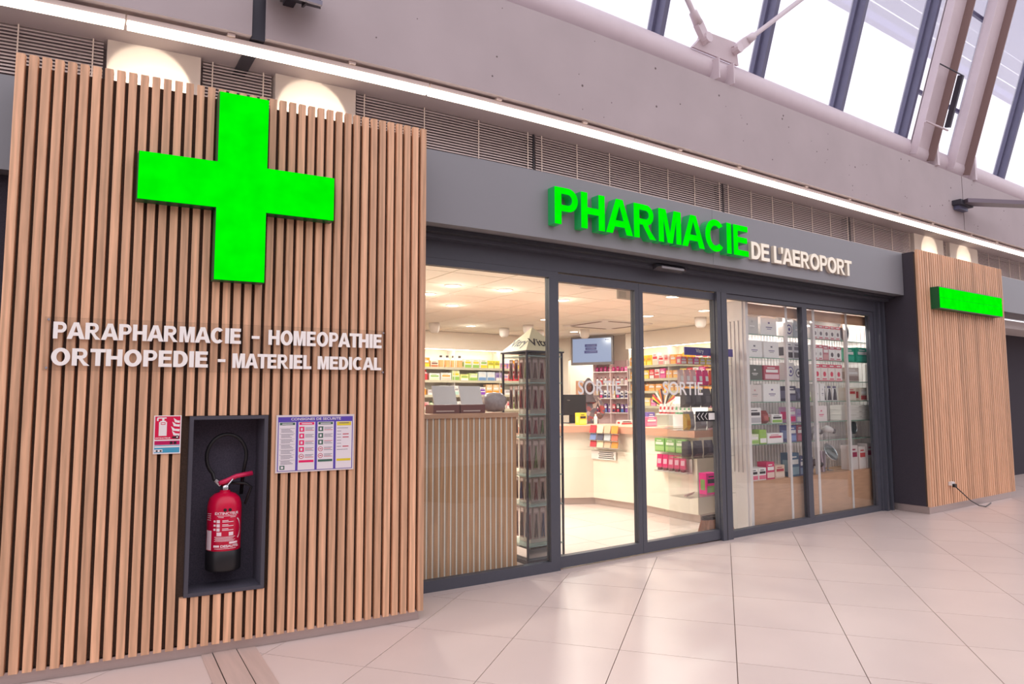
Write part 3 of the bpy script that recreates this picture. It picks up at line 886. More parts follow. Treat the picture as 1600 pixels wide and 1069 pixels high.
MB().box(-1.16, .49, -.009, -.003, 1.435, 1.69).build('clear_plaque', glass('plaque_acrylic', (.99, .99, .99), gloss=.12), pl)
for x in (-1.145, .475):
    for z in (1.447, 1.678):
        MB().tube([(x, -.011, z), (x, -.001, z)], .006, 8).build('screw', M_CHROME, pl)

# extinguisher sign
sg = thing('extinguisher_sign', 'red and white EXTINCTEUR safety sign left of the niche', 'sign', (-.627, -0.0070, 1.022))
M_SGW = mat('sign_white', (246, 238, 238), rough=.4); M_SGR = mat('sign_red', (222, 6, 72), rough=.4); M_SGB = mat('sign_blue', (72, 164, 200), rough=.4); M_SGK = mat('sign_black', (30, 24, 30), rough=.5); M_SGM = mat('sign_crimson', (196, 8, 92), rough=.4)
sx0, sx1, sz0, sz1 = -.688, -.566, 1.022, 1.214
MB().box(sx0, sx1, -0.0075, -0.0035, sz0, sz1).build('plate', M_SGW, sg)
p = MB(); U = lambda t: sx0 + t * (sx1 - sx0); V = lambda t: sz0 + t * (sz1 - sz0)
def q4(mb, a, b, c, d, mi, y): mb.add([(U(a), y, V(c)), (U(b), y, V(c)), (U(b), y, V(d)), (U(a), y, V(d))], [(0, 1, 2, 3)], mi)
y1_ = -0.0078; y2_ = -0.0082
q4(p, .04, .96, .375, .975, 1, y1_); q4(p, .04, .96, .235, .34, 4, y1_); q4(p, .04, .96, .03, .225, 2, y1_)
q4(p, .05, .34, .05, .12, 0, y2_); q4(p, .05, .95, .165, .205, 0, y2_); q4(p, .36, .95, .06, .15, 2, y2_)
q4(p, .1, .17, .06, .10, 3, -0.0085); q4(p, .24, .31, .06, .10, 3, -0.0085)
q4(p, .18, .47, .47, .83, 0, y2_); q4(p, .22, .43, .83, .86, 0, y2_); q4(p, .29, .37, .86, .95, 0, y2_); q4(p, .12, .45, .92, .95, 0, y2_); q4(p, .10, .16, .86, .93, 0, y2_); q4(p, .25, .41, .76, .82, 1, -0.0085); q4(p, .27, .39, .775, .805, 0, -0.0088)
for k, (bx_, bz_) in enumerate(((.66, .48), (.62, .60), (.66, .72), (.70, .82))):
    p.add([(U(bx_), y2_, V(bz_ + .12)), (U(bx_ + .06), y2_, V(bz_)), (U(.93), y2_, V(bz_ - .02)), (U(.95), y2_, V(bz_ + .04)), (U(bx_ + .14), y2_, V(bz_ + .05))], [(0, 1, 2, 3, 4)], 0)
text_flat(p, 'EXTINCTEUR', U(.07), U(.62), V(.395), V(.43), y2_, 0, .03)
q4(p, .68, .84, .40, .45, 3, y2_)
p.add([(U(.86) + .009 * math.cos(k * math.pi / 6), -0.0086, V(.43) + .009 * math.sin(k * math.pi / 6)) for k in range(12)], [tuple(range(12))], 3)
p.add([(U(.86) + .004 * math.cos(k * math.pi / 6), -0.0088, V(.43) + .004 * math.sin(k * math.pi / 6)) for k in range(12)], [tuple(range(12))], 0)
q4(p, .60, .70, .25, .32, 3, y2_); q4(p, .74, .84, .25, .32, 3, y2_)
p.build('print', [M_SGW, M_SGR, M_SGB, M_SGK, M_SGM], sg)

# safety notice
nt_ = thing('safety_notice', 'CONSIGNES DE SECURITE notice right of the niche', 'notice', (.10, -0.0070, .897))
sx0, sx1, sz0, sz1 = -.109, .311, .897, 1.207
MB().box(sx0, sx1, -0.0090, -0.0035, sz0, sz1).build('plate', mat('notice_frame', (226, 216, 216), rough=.4), nt_)
p = MB(); y1_, y2_, y3_ = -0.0093, -0.0097, -0.0101
cols = [mat('notice_white', (236, 228, 232), rough=.5), mat('notice_violet', (92, 72, 176), rough=.5), mat('notice_green', (66, 104, 88), rough=.5), mat('notice_pink', (236, 22, 104), rough=.5), mat('notice_yellow', (232, 208, 52), rough=.5), mat('notice_ink', (120, 116, 130), rough=.6), mat('notice_red', (196, 40, 66), rough=.5)]
q4(p, .02, .98, .025, .965, 1, y1_)
text_flat(p, 'CONSIGNES DE SECURITE', U(.18), U(.82), V(.905), V(.95), y2_, 0, .02)
for k in range(4):
    a = .03 + k * .2425; b = a + .212
    q4(p, a, b, .035, .875, 0, y2_)
    hc = (2, 3, 2, 4)[k]
    q4(p, a + .012, b - .012, .80 if k == 3 else .825, .868, hc, y3_)
    q4(p, a + .04, b - .04, .838, .852, 5 if k == 3 else 0, -0.0105)
    if k == 0:
        for r in range(7):
            z = .77 - r * .092
            q4(p, a + .012, b - .012, z - .006, z - .002, 5, y3_)
            for s in range(3): q4(p, a + .03, b - .03 - .02 * ((r + s) % 3), z - .07 + s * .022, z - .062 + s * .022, 5, y3_)
        q4(p, a + .02, a + .08, .055, .125, 2, y3_); q4(p, a + .035, a + .065, .07, .11, 0, -0.0105)
    elif k < 3:
        for r in range(5):
            z = .735 - r * .118
            c = 3 if k == 1 else 2
            if r < (4 if k == 1 else 3):
                q4(p, a + .012, a + .075, z - .03, z + .055, c, y3_); q4(p, a + .03, a + .055, z - .01, z + .035, 0, -0.0105)
            else:
                cx_, cz_ = U(a + .043), V(z + .01)
                for r_, mi in ((.0135, 6), (.0105, 0)):
                    p.add([(cx_ + r_ * math.cos(t * math.pi / 6), y3_ - (.0003 if mi == 0 else 0), cz_ + r_ * math.sin(t * math.pi / 6)) for t in range(12)], [tuple(range(12))], mi)
                q4(p, a + .028, a + .058, z + .004, z + .018, 6, -0.0108)
            for s in range(3): q4(p, a + .088, b - .015 - .02 * (s % 2), z - .012 + s * .022, z - .004 + s * .022, 5 if (r + s) % 4 else 6, y3_)
        q4(p, a + .012, b - .012, .165, .205, 3 if k == 1 else 2, y3_)
    else:
        for r in range(8):
            z = .75 - r * .055
            q4(p, a + .015, a + (.16 if r in (0, 7) else .07), z, z + .008, 5, y3_)
            if r in (2, 3, 6): q4(p, a + .09, a + .17, z - .004, z + .012, 6, y3_)
        q4(p, a + .012, b - .012, .165, .205, 4, y3_)
p.build('print', cols, nt_)

# door sensor
se = thing('door_sensor', 'dark radar sensor box above the sliding doors', 'sensor', (3.19, .44, 2.39))
MB().prism_xz([(3.03, 2.40), (3.35, 2.40), (3.37, 2.42), (3.37, 2.468), (3.02, 2.468), (3.02, 2.42)], .405, .47).build('housing', M_BLACK, se) if False else None
_s = MB(); _s.add([(3.02, .35, 2.418), (3.37, .35, 2.418), (3.37, .325, 2.389), (3.02, .325, 2.389), (3.03, .398, 2.368), (3.36, .398, 2.368), (3.36, .398, 2.419), (3.03, .398, 2.419)], [(0, 3, 2, 1), (3, 4, 5, 2), (4, 7, 6, 5), (0, 1, 6, 7), (0, 7, 4, 3), (1, 2, 5, 6)])
_s.build('housing', mat('sensor_grey', (70, 70, 76), rough=.25), se)
MB().box(3.06, 3.33, .319, .330, 2.378, 2.396).build('lens', mat('sensor_lens', (150, 148, 152), rough=.1), se)

# venetian blinds
M_BL = mat('blind_slat', (222, 210, 212), rough=.5)
M_CORD = mat('blind_cord', (236, 222, 214), rough=.7)
blinds = [(-3.2, -.955, 'far left behind the large slatted panel'), (-.445, -.028, 'narrow, between the two lit white piers'), (.51, 1.958, 'above the fascia, left end'), (1.972, 4.243, 'above the green PHARMACIE letters'), (4.257, 6.510, "above the DE L'AEROPORT letters"), (6.524, 7.945, 'above the fascia right end by the tower'), (8.755, 8.925, 'narrow strip between the two tower piers'), (9.79, 13.6, 'far right beyond the slatted tower')]
for a, b, d in blinds:
    t = thing('venetian_blind', 'grey venetian blind, ' + d, 'blind', ((a + b) / 2, .62, 2.95), group='clerestory venetian blinds')
    MB().box(a, b, .600, .645, 3.415, 3.451).build('head_box', M_SOFFIT, t)
    s = MB(); n = 27
    for k in range(n):
        z = 3.402 - k * .0205
        seg = 1 if (b - a < .7 or a > BX) else int(math.ceil((b - a) / .3))
        for i in range(seg):
            p0 = a + .008 + (b - a - .016) * i / seg; p1 = a + .008 + (b - a - .016) * (i + 1) / seg
            s.add([(p0, .615, z - .011), (p1, .615, z - .011), (p1, .620, z - .002), (p0, .620, z - .002), (p0, .630, z + .006), (p1, .630, z + .006)], [(0, 1, 2, 3), (3, 2, 5, 4)])
    o = s.build('slats', M_BL, t); o['kind'] = 'stuff'
    MB().box(a + .008, b - .008, .614, .632, 2.835, 2.846).build('bottom_rail', M_BL, t)
    nc = max(2, int(round((b - a) / .34)))
    for k in range(nc):
        x = a + .06 + (b - a - .12) * k / (nc - 1) if b - a > .3 else a + .04 + k * .1
        MB().box(x - .0035, x + .0035, .605, .6085, 2.84, 3.415).build('ladder_tape', M_CORD, t)
for x in (1.965, 4.25, 6.517):
    o = MB().box(x - .006, x + .006, .62, .718, 2.9, 3.451).build('trim_3', M_DARKM)
    tag(o, 'dark clerestory mullion between two blinds', kind='structure')

# linear lights
M_DIFF = mat('luminous_diffuser', (255, 250, 240), rough=.5, emit=5.0, emit_rgb=(255, 240, 222))
M_HOUS = mat('luminaire_housing', (226, 210, 202), rough=.5)
LX = [-4.5, -2.68, -.876, .859, 2.66, 4.48, 6.30, 8.12, 9.94, 11.76, 13.6]
for k, (a, b) in enumerate(zip(LX, LX[1:])):
    if a < -3: continue
    t = thing('linear_light', '', 'light', ((a + b) / 2, .23, 3.31), group='row of linear lights under the concrete beam')
    t['label'] = ('linear light above left end of large slatted panel', 'linear light running above the green cross', 'linear light above the fascia, left of the green letters', 'linear light above the green PHARMACIE letters', "linear light above the DE L'AEROPORT letters", 'linear light above the fascia end beside the tower', 'linear light directly above the slatted tower', 'linear light right of the slatted tower', 'last linear light, far right end')[k - 1]
    MB().box(a + .004, b - .004, .205, .262, 3.344, 3.374).build('housing', M_HOUS, t)
    MB().box(a + .008, b - .008, .203, .258, 3.312, 3.3435).build('diffuser', M_DIFF, t)
    MB().box(a + .5, a + .54, .19, .264, 3.3745, 3.3925).build('bracket', M_HOUS, t)
    MB().box(b - .54, b - .5, .19, .264, 3.3745, 3.3925).build('bracket', M_HOUS, t)

# spots hidden behind the top of the panel and the tower
M_SPOT = mat('spot_body', (90, 86, 88), rough=.4, metal=.5)
for k, (x, z, e, d) in enumerate(((-.70, 2.93, 17, 'behind the panel top below the leftmost lit pier'), (.235, 2.93, 17, 'behind the panel top right of the cross'), (8.35, 2.96, 11, 'behind the tower top, left one'), (9.34, 2.96, 11, 'behind the tower top, right one'))):
    t = thing('uplight', 'small uplight spot ' + d, 'spot light', (x, .30, z))
    c = W(x, .30, z + .06); tg = W(x, .58, z + .155)
    v = (tg - c).normalized()
    MB().tube([c - v * .07, c], [.03, .035], 12).build('spot_head', M_SPOT, t, bend=False)
    MB().box(x - .01, x + .01, .27, .33, z - (.03 if k < 2 else .02), z + .02).build('foot', M_SPOT, t)
    lamp('uplight_lamp', 'SPOT', c + v * .01, e, (1, .88, .68), tg, size=.006, cone=76, blend=.10)

# black equipment on the beam
fl = thing('floodlight', 'black floodlight fixed to the concrete beam at the top edge', 'floodlight', (-.04, .0, 3.55))
_q = MB(); _q.add([(-.20, -.10, 3.545), (.05, -.10, 3.535), (.11, .10, 3.62), (-.21, .12, 3.63), (-.20, -.10, 3.66), (.06, -.10, 3.65), (.11, .1, 3.72), (-.2, .12, 3.72)], [(0, 3, 2, 1), (4, 5, 6, 7), (0, 1, 5, 4), (1, 2, 6, 5), (2, 3, 7, 6), (3, 0, 4, 7)])
_q.build('body', M_DARKM, fl)
MB().bar((-.205, -.105, 3.542), (.055, -.105, 3.532), .02, .025).build('front_rim', mat('rim_grey', (120, 116, 130), rough=.4, metal=.5), fl)
for x in (-.14, -.02):
    MB().bar((x, -.08, 3.538), (x + .02, .08, 3.60), .012, .02).build('cooling_fin', M_BLACK, fl)
MB().box(-.09, -.03, .1, .164, 3.62, 3.70).build('bracket', M_DARKM, fl)

ar = thing('sign_arm', 'grey metal arm projecting from the concrete beam at the right', 'metal arm', (8.3, .0, 3.64))
MB().bar((8.16, .08, 3.71), (9.6, -.62, 3.71), .16, .05).build('arm', mat('arm_grey', (120, 108, 118), rough=.4, metal=.6), ar)
MB().box(8.06, 8.40, .06, .163, 3.67, 3.73).build('bracket', M_DARKM, ar)
MB().box(8.10, 8.34, .10, .163, 3.62, 3.67).build('clamp', mat('clamp_blue_grey', (104, 106, 134), rough=.4, metal=.4), ar)

# socket and cord on the tower
so = thing('wall_socket', 'white plug and socket low on the slatted tower', 'socket', (7.35, .05, .29))
MB().box(7.31, 7.39, .025, .059, .285, .325).build('socket_plate', M_WHITE, so)
MB().box(7.325, 7.375, .0, .024, .268, .284 + .02).build('plug', M_BLACK, so)
MB().tube([(7.35, .0, .27), (7.45, -.02, .2), (7.62, -.03, .1), (7.80, -.04, .03), (7.95, -.05, .006), (8.1, -.02, .006), (8.3, .03, .006)], .006, 6).build('cord', M_BLACK, so, smooth=True)

# ================================================================== INSIDE THE SHOP
def pm(rgb, rough=.45):
    return mat('print_%02x%02x%02x' % tuple(rgb), rgb, rough=rough)
WH, CR, GY, DK = (244, 240, 238), (240, 228, 208), (170, 164, 164), (44, 42, 50)
_PC = {}
def pmesh(style, w, d, h, c1, c2, c3):
    key = (style, round(w, 3), round(d, 3), round(h, 3), c1, c2, c3)
    if key in _PC:
        return _PC[key]
    m = MB(); a, b, e = w / 2, d / 2, .0012
    def face(x0, x1, z0, z1, mi, y=None, k=1):
        yy = (-b if y is None else y) - e * k
        m.add([(x0 * w, yy, z0 * h), (x1 * w, yy, z0 * h), (x1 * w, yy, z1 * h), (x0 * w, yy, z1 * h)], [(0, 1, 2, 3)], mi)
    def lside(y0, y1, z0, z1, mi):
        m.add([(-a - e, y0 * d, z0 * h), (-a - e, y1 * d, z0 * h), (-a - e, y1 * d, z1 * h), (-a - e, y0 * d, z1 * h)], [(3, 2, 1, 0)], mi)
    if style == 'carton':
        c = min(w, d, h) * .04
        m.prism_xy([(-a + c, -b), (a - c, -b), (a, -b + c), (a, b), (-a, b), (-a, -b + c)], 0, h)
        face(-.38, .38, .52, .72, 2); face(-.44, .44, .08, .40, 1); face(-.30, .20, .80, .86, 2); lside(-.3, .3, .2, .7, 1)
    elif style == 'logo':
        c = min(w, d, h) * .03
        m.prism_xy([(-a + c, -b), (a - c, -b), (a, -b + c), (a, b), (-a, b), (-a, -b + c)], 0, h)
        face(-.06, .06, .62, .72, 1); face(-.20, .20, .40, .46, 2); face(-.14, .14, .32, .35, 1)
    elif style == 'banner':
        m.box(-a, a, -b, b, 0, h, seg=1)
        face(-.5, .5, .80, 1.0, 1); face(-.30, .30, .86, .94, 0, k=2); face(-.5, .5, 0, .05, 1)
        m.add([(.0 + w * .22 * math.cos(t * math.pi / 5), -b - e, h * .42 + w * .22 * math.sin(t * math.pi / 5)) for t in range(10)], [tuple(range(10))], 2)
        face(-.34, .30, .10, .16, 1)
    elif style == 'disc':
        m.box(-a, a, -b, b, 0, h, seg=1)
        for r, mi, k in ((.40, 2, 1), (.30, 0, 2), (.14, 1, 3)):
            m.add([(w * r * math.cos(t * math.pi / 6), -b - e * k, h * .5 + min(w, h) * r * math.sin(t * math.pi / 6)) for t in range(12)], [tuple(range(12))], mi)
    elif style == 'bottle':
        r = min(w, d) / 2
        m.lathe([(r * .9, 0), (r, .02 * h), (r, .62 * h), (r * .9, .72 * h), (r * .42, .80 * h), (r * .42, .83 * h), (r * .48, .83 * h), (r * .48, h)], (0, 0, 0), 10, mis=[0, 1, 0, 0, 0, 2, 2])
    elif style == 'tube':
        vs = []
        for z, ww, dd in ((0, .30, .55), (.16, .30, .55), (.16, .5, .5), (.98, .5, .10), (1, .5, .10)):
            vs += [(-ww * w, -dd * d, z * h), (ww * w, -dd * d, z * h), (ww * w, dd * d, z * h), (-ww * w, dd * d, z * h)]
        m.add(vs[:8], [(0, 1, 5, 4), (1, 2, 6, 5), (2, 3, 7, 6), (3, 0, 4, 7), (3, 2, 1, 0)], 2)
        m.add(vs[8:16], [(0, 1, 5, 4), (1, 2, 6, 5), (2, 3, 7, 6), (3, 0, 4, 7), (3, 2, 1, 0), (4, 5, 6, 7)], 0)
        m.add([(-.34 * w, -.40 * d - e, .40 * h), (.34 * w, -.40 * d - e, .40 * h), (.34 * w, -.28 * d - e, .70 * h), (-.34 * w, -.28 * d - e, .70 * h)], [(0, 1, 2, 3)], 1)
    elif style == 'pouch':
        vs = [(-a, 0, 0), (a, 0, 0), (a * .95, 0, h), (-a * .95, 0, h), (-a * .6, -b, .2 * h), (a * .6, -b, .2 * h), (a * .6, -b * .8, .7 * h), (-a * .6, -b * .8, .7 * h)]
        m.add(vs, [(0, 1, 5, 4), (1, 2, 6, 5), (2, 3, 7, 6), (3, 0, 4, 7), (4, 5, 6, 7), (3, 2, 1, 0)], 0)
        m.add([(-a * .9, -.0015, .84 * h), (a * .9, -.0015, .84 * h), (a * .9, -.0015, .98 * h), (-a * .9, -.0015, .98 * h)], [(0, 1, 2, 3)], 1)
        m.add([(-a * .5, -b - e, .28 * h), (a * .5, -b - e, .28 * h), (a * .5, -b * .86 - e, .6 * h), (-a * .5, -b * .86 - e, .6 * h)], [(0, 1, 2, 3)], 2)
    elif style == 'tool':           # a long tool on a hanging card
        m.box(-a, a, -.002, 0, 0, h, seg=1)
        m.add([(-a * .8, -.003, .84 * h), (a * .8, -.003, .84 * h), (a * .8, -.003, .97 * h), (-a * .8, -.003, .97 * h)], [(0, 1, 2, 3)], 1)
        m.tube([(-.25 * w, -.008, .06 * h), (-.02 * w, -.010, .5 * h), (.1 * w, -.008, .8 * h)], [.14 * w, .17 * w, .05 * w], 6, 2)
        m.tube([(.25 * w, -.008, .06 * h), (.02 * w, -.012, .5 * h), (-.1 * w, -.008, .8 * h)], [.10 * w, .12 * w, .04 * w], 6, 2)
    _PC[key] = m
    return m
_PM = {}
def product(style, label, x, y, z, w, d, h, c1, c2, c3, rotz=0.0, group=None, name=None, cat=None, bend=True, rough=.45, tilt=0.0):
    key = (style, round(w, 3), round(d, 3), round(h, 3), c1, c2, c3)
    if key not in _PM:
        _PM[key] = pmesh(style, w, d, h, c1, c2, c3).mesh(name or style, [pm(c1, rough), pm(c2, rough), pm(c3, rough)], False, Vector((0, 0, 0)))
    nm = name or {'carton': 'product_carton', 'logo': 'product_carton', 'banner': 'product_carton', 'disc': 'product_carton', 'bottle': 'product_bottle', 'tube': 'product_tube', 'pouch': 'product_pouch', 'tool': 'manicure_tool'}[style]
    o = bpy.data.objects.new(nm, _PM[key]); COL.objects.link(o)
    o.location = W(x, y, z) if bend else Vector((x, y, z))
    o.rotation_euler = (tilt, 0, rotz + (tang(x) if bend else 0))
    WLOC[o.name] = o.location.copy()
    return tag(o, label, cat or {'product_bottle': 'bottle', 'product_tube': 'tube', 'product_pouch': 'pouch', 'manicure_tool': 'manicure tool'}.get(nm, 'carton'), group)

M_OAK = wood('pale_oak', (196, 150, 110), rand=.05)
M_OAKH = wood('pale_oak_board', (206, 160, 128), rand=.04, across='z')
M_LAM = mat('white_laminate', (240, 232, 216), rough=.35, var=.01)
M_KICK = mat('kick_aluminium', (190, 172, 164), rough=.4, metal=.4)
M_SALM = mat('salmon_worktop', (214, 158, 134), rough=.4, var=.04)

# ---- slatted oak cabinet in the left window
oc = thing('slatted_cabinet', 'oak cabinet with thin white stripes between its slats in left window', 'cabinet', (1.35, .65, 0))
MB().box(.80, 1.80, .6375, 1.0, .02, 1.15).build('carcass', mat('stripe_white', (250, 244, 232), rough=.5), oc)
MB().box(.80, 1.80, .63, .99, 0.001, .02).build('base_board', M_OAKH, oc)
MB().box(.79, 1.808, .62, 1.01, 1.15, 1.182).build('worktop', M_OAKH, oc)
proto = None
for k in range(21):
    xc = 1.781 - k * .0462
    loc = W(xc, .633, .02) - WLOC[oc.name]
    if proto is None:
        proto = MB().box(-.0163, .0163, 0, .0042, 0, 1.13).build('slat', M_OAK, oc, local=True); proto.location = loc; proto.rotation_euler.z = tang(xc)
    else:
        copy_part(proto, oc, loc, tang(xc))
def board(x0, x1, lab):
    t = thing('display_board', lab, 'display stand', ((x0 + x1) / 2, .74, 1.183), group='display boards on the oak cabinet')
    m = MB(); y0, y1 = .74, .80
    m.add([(x0, y0, 1.247), (x1, y0, 1.247), (x1 + .006, y1, 1.385), (x0 + .006, y1, 1.385), (x0, y0 + .006, 1.247), (x1, y0 + .006, 1.247), (x1 + .006, y1 + .006, 1.385), (x0 + .006, y1 + .006, 1.385)], [(0, 1, 2, 3), (7, 6, 5, 4), (0, 4, 5, 1), (1, 5, 6, 2), (2, 6, 7, 3), (3, 7, 4, 0)])
    m.build('card', M_WHITE, t)
    MB().box(x0 - .012, x1 + .012, .73, .86, 1.183, 1.246).build('tray', mat('maroon_card', (128, 84, 80), rough=.5), t)
    MB().box(x0 + .01, x1 - .03, .7285, .7295, 1.195, 1.204).build('print', pm((220, 200, 190)), t)
board(1.17, 1.355, 'white card in a maroon tray on the oak cabinet, left one')
board(1.39, 1.572, 'white card in a maroon tray on the oak cabinet, right one')
wrp = MB(); vs = []; n1, n2 = 14, 9
for j in range(n2):
    for i in range(n1):
        a = 2 * math.pi * i / n1; t = math.pi * j / (n2 - 1)
        r = 1 + .10 * math.sin(3 * a + 5 * t) + .06 * math.sin(7 * a - 3 * t)
        vs.append((1.705 + .105 * r * math.sin(t) ** .6 * math.cos(a), .80 + .07 * r * math.sin(t) ** .6 * math.sin(a), 1.262 - .077 * math.cos(t)))
wrp.add(vs, [(j * n1 + i, j * n1 + (i + 1) % n1, (j + 1) * n1 + (i + 1) % n1, (j + 1) * n1 + i) for j in range(n2 - 1) for i in range(n1)])
tag(wrp.build('wrapped_bundle', mat('grey_film', (176, 164, 164), rough=.25, var=.15, scale=40), smooth=True), 'crumpled grey film-wrapped bundle on right end of oak cabinet', 'bundle')

# ---- revolving manicure display with pyramid top
vt = thing('manicure_tower', 'glass manicure display tower with cream pyramid top', 'display tower', (2.15, .93, 0))
X0, X1, Y0, Y1, ZT = 1.975, 2.335, .752, 1.112, 1.66
M_CREAMC = mat('cream_card', (226, 218, 184), rough=.5)
for a, b in ((X0, Y0), (X1 - .014, Y0), (X0, Y1 - .014), (X1 - .014, Y1 - .014)):
    MB().box(a, a + .014, b, b + .014, .03, ZT).build('corner_post', M_DARKM, vt)
MB().box(X0 - .005, X1 + .005, Y0 - .005, Y1 + .005, .001, .03).build('base', M_DARKM, vt)
MB().box(X0 + .03, X1 - .03, Y0 + .03, Y1 - .03, .031, .11).build('plinth_mirror', M_CHROME, vt)
MB().box(X0 + .1, X1 - .1, Y0 + .1, Y1 - .1, .111, ZT - .01).build('core', mat('core_white', (226, 214, 206), rough=.5), vt)
for z in (.13, .44, .672, .972, 1.156, 1.409, 1.625):
    MB().box(X0 + .015, X1 - .015, Y0 + .002, Y1 - .002, z, z + .008).build('glass_shelf', mat('shelf_glass_edge', (150, 170, 164), rough=.15), vt)
MB().box(X0 + .015, X1 - .015, Y0 + .003, Y0 + .006, .12, ZT).build('pane', glass('tower_glass', (.97, .98, .98), gloss=.35), vt)
cx, cy = (X0 + X1) / 2, (Y0 + Y1) / 2
MB().box(X0 - .008, X1 + .008, Y0 - .008, Y1 + .008, ZT + .0005, ZT + .012).build('top_plate', M_DARKM, vt)
MB().add([(X0 - .01, Y0 - .01, ZT + .012), (X1 + .01, Y0 - .01, ZT + .012), (X1 + .01, Y1 + .01, ZT + .012), (X0 - .01, Y1 + .01, ZT + .012), (cx, cy, 1.880)], [(0, 1, 4), (1, 2, 4), (2, 3, 4), (3, 0, 4), (3, 2, 1, 0)]).build('pyramid', M_CREAMC, vt)
_pyr = bpy.data.objects['pyramid']
def pyr_text(face):
    vs, fs = glyphs('Vitry', .02); q = fit2d(vs, -.115, .115, .022, .105)
    out = []
    for a, h in q:
        t = h / .208; off = (.19 + .0) * (1 - t) + .002
        out.append((cx + a, cy - off, ZT + .012 + h) if face == 0 else (cx - off, cy - a, ZT + .012 + h))
    MB().add(out, fs).build('lettering', M_SGK, _pyr)
pyr_text(0); pyr_text(1)
tc = [(176, 112, 108), (160, 84, 84), (100, 96, 130), (150, 160, 110), (170, 136, 124), (120, 100, 98), (186, 100, 100), (140, 112, 114)]
tiers = [(.14, .44), (.45, .672), (.685, .972), (.985, 1.156), (1.17, 1.409), (1.42, 1.625)]
TN = ['bottom', 'second', 'third', 'fourth', 'fifth', 'top']
for ti, (za, zb) in enumerate(tiers):
    for k in range(5):
        h = (zb - za) * .82; c = tc[(ti * 3 + k * 5) % 8]
        product('tool', f'{ORD[k]} tool from left, {TN[ti]} tier, front of manicure tower', X0 + .05 + k * .065, Y0 + .05, zb - h - .015, .05, .02, h, (186, 156, 150), (222, 196, 190), tuple(int(v * .8) for v in c), group='manicure tools on the tower')
    for k in range(4):
        h = (zb - za) * .8; c = tc[(ti * 5 + k * 3 + 2) % 8]
        product('tool', f'{ORD[k]} tool from front, {TN[ti]} tier, left side of manicure tower', X0 + .05, Y0 + .07 + k * .075, zb - h - .015, .05, .02, h, (140, 112, 108), (226, 206, 204), tuple(int(v * .85) for v in c), rotz=-math.pi / 2, group='manicure tools on the tower')

# ---- service counter
FP = [(2.45, 3.12), (3.98, 2.92), (4.34, 2.73), (4.44, 2.02), (4.40, 1.40), (4.42, 1.18)]
def off(poly, d):
    out = []
    for i, p in enumerate(poly):
        a = Vector(poly[max(i - 1, 0)]); b = Vector(poly[min(i + 1, len(poly) - 1)]); t = (b - a).normalized()
        out.append((p[0] - t.y * d, p[1] + t.x * d))
    return out
ct = thing('service_counter', 'long white cranked service counter with salmon worktop', 'counter', (4.2, 2.6, 0))
def cslab(d0, d1, z0, z1, nm, m, pts=FP):
    f0, f1 = off(pts, d0), off(pts, d1)
    for i in range(len(pts) - 1):
        MB().prism_xy([f0[i], f0[i + 1], f1[i + 1], f1[i]][::1], z0, z1).build(nm, m, ct)
cslab(.03, .55, .001, .08, 'kick_panel', M_KICK)
cslab(0.0, .56, .081, .655, 'front_panel', M_LAM)
cslab(.04, .56, .656, .87, 'upper_panel', M_LAM)
cslab(-.03, .62, .871, .95, 'worktop', M_SALM)
# leaflet rack and price card on the counter front
rk = thing('leaflet_rack', 'wire rack of colourful leaflets on the counter front', 'leaflet rack', (4.36, 2.45, .66))
def on_front(i, t, z, o=0.0):
    a, b = Vector(FP[i]), Vector(FP[i + 1]); p = a + (b - a) * t; d = (b - a).normalized(); n = Vector((d.y, -d.x))
    if n.x > 0 and i >= 2: n = -n
    if i < 2 and n.y > 0: n = -n
    return Vector((p.x + n.x * o, p.y + n.y * o, z)), Vector((d.x, d.y, 0)), Vector((n.x, n.y, 0))
rc = [(206, 60, 70), (230, 150, 60), (190, 196, 200), (232, 216, 180), (120, 140, 190), (200, 110, 90), (214, 180, 150), (90, 90, 110)]
for r in range(3):
    for k in range(4):
        c, d, n = on_front(2, .10 + k * .155, .70 + r * .085, .075)
        MB().obox(c + Vector((0, 0, .045)), d * .048, n * .004, Vector((0, 0, .045)) + n * -.01).build('leaflet', pm(rc[(r * 4 + k * 3) % 8]), rk)
for r in range(3):
    c, d, n = on_front(2, .33, .695 + r * .085, .075)
    MB().obox(c, d * .24, n * .022, Vector((0, 0, .003))).build('shelf_wire', M_CHROME, rk)
pc = thing('price_card', 'white card with black lines on the counter front below leaflets', 'card', (4.37, 2.5, .56))
c, d, n = on_front(2, .26, .60, .025)
MB().obox(c, d * .19, n * .003, Vector((0, 0, .05))).build('card_face', M_WHITE, pc)
_cf = bpy.data.objects['card_face']
for k in range(4):
    c, d, n = on_front(2, .32, .57 + k * .022, .030)
    MB().obox(c, d * (.12 - .01 * (k % 2)), n * .001, Vector((0, 0, .004))).build('line', M_SGK, _cf)
# pink tubes and green packs hung on the counter end
for k in range(5):
    c, d, n = on_front(4, .10 + k * .2, .50, .06)
    product('tube', f'{ORD[k]} pink tube from left in tray on the counter end', 4.338, 1.62 - k * .082, .5135, .06, .05, .17, (226, 40, 116), (240, 190, 210), (120, 20, 60), rotz=-math.pi / 2 + .3, group='pink tubes on the counter end')
tr = thing('tube_tray', 'white tray with pink tubes on the counter end', 'tray', (4.33, 1.45, .49))
MB().box(4.30, 4.385, 1.22, 1.67, .500, .512).build('tray_base', M_WHITE, tr)
MB().box(4.296, 4.30, 1.22, 1.67, .490, .56).build('tray_lip', M_CLEAR, tr)
MB().box(4.385, 4.392, 1.22, 1.67, .490, .70).build('tray_back', M_WHITE, tr)
for k in range(3):
    product('carton', f'{ORD[k]} green pack from left on the counter end above pink tubes', 4.335, 1.60 - k * .15, .712, .13, .05, .14, (120, 176, 88), (160, 204, 120), (236, 240, 220), rotz=-math.pi / 2 + .1, group='green packs on the counter end')
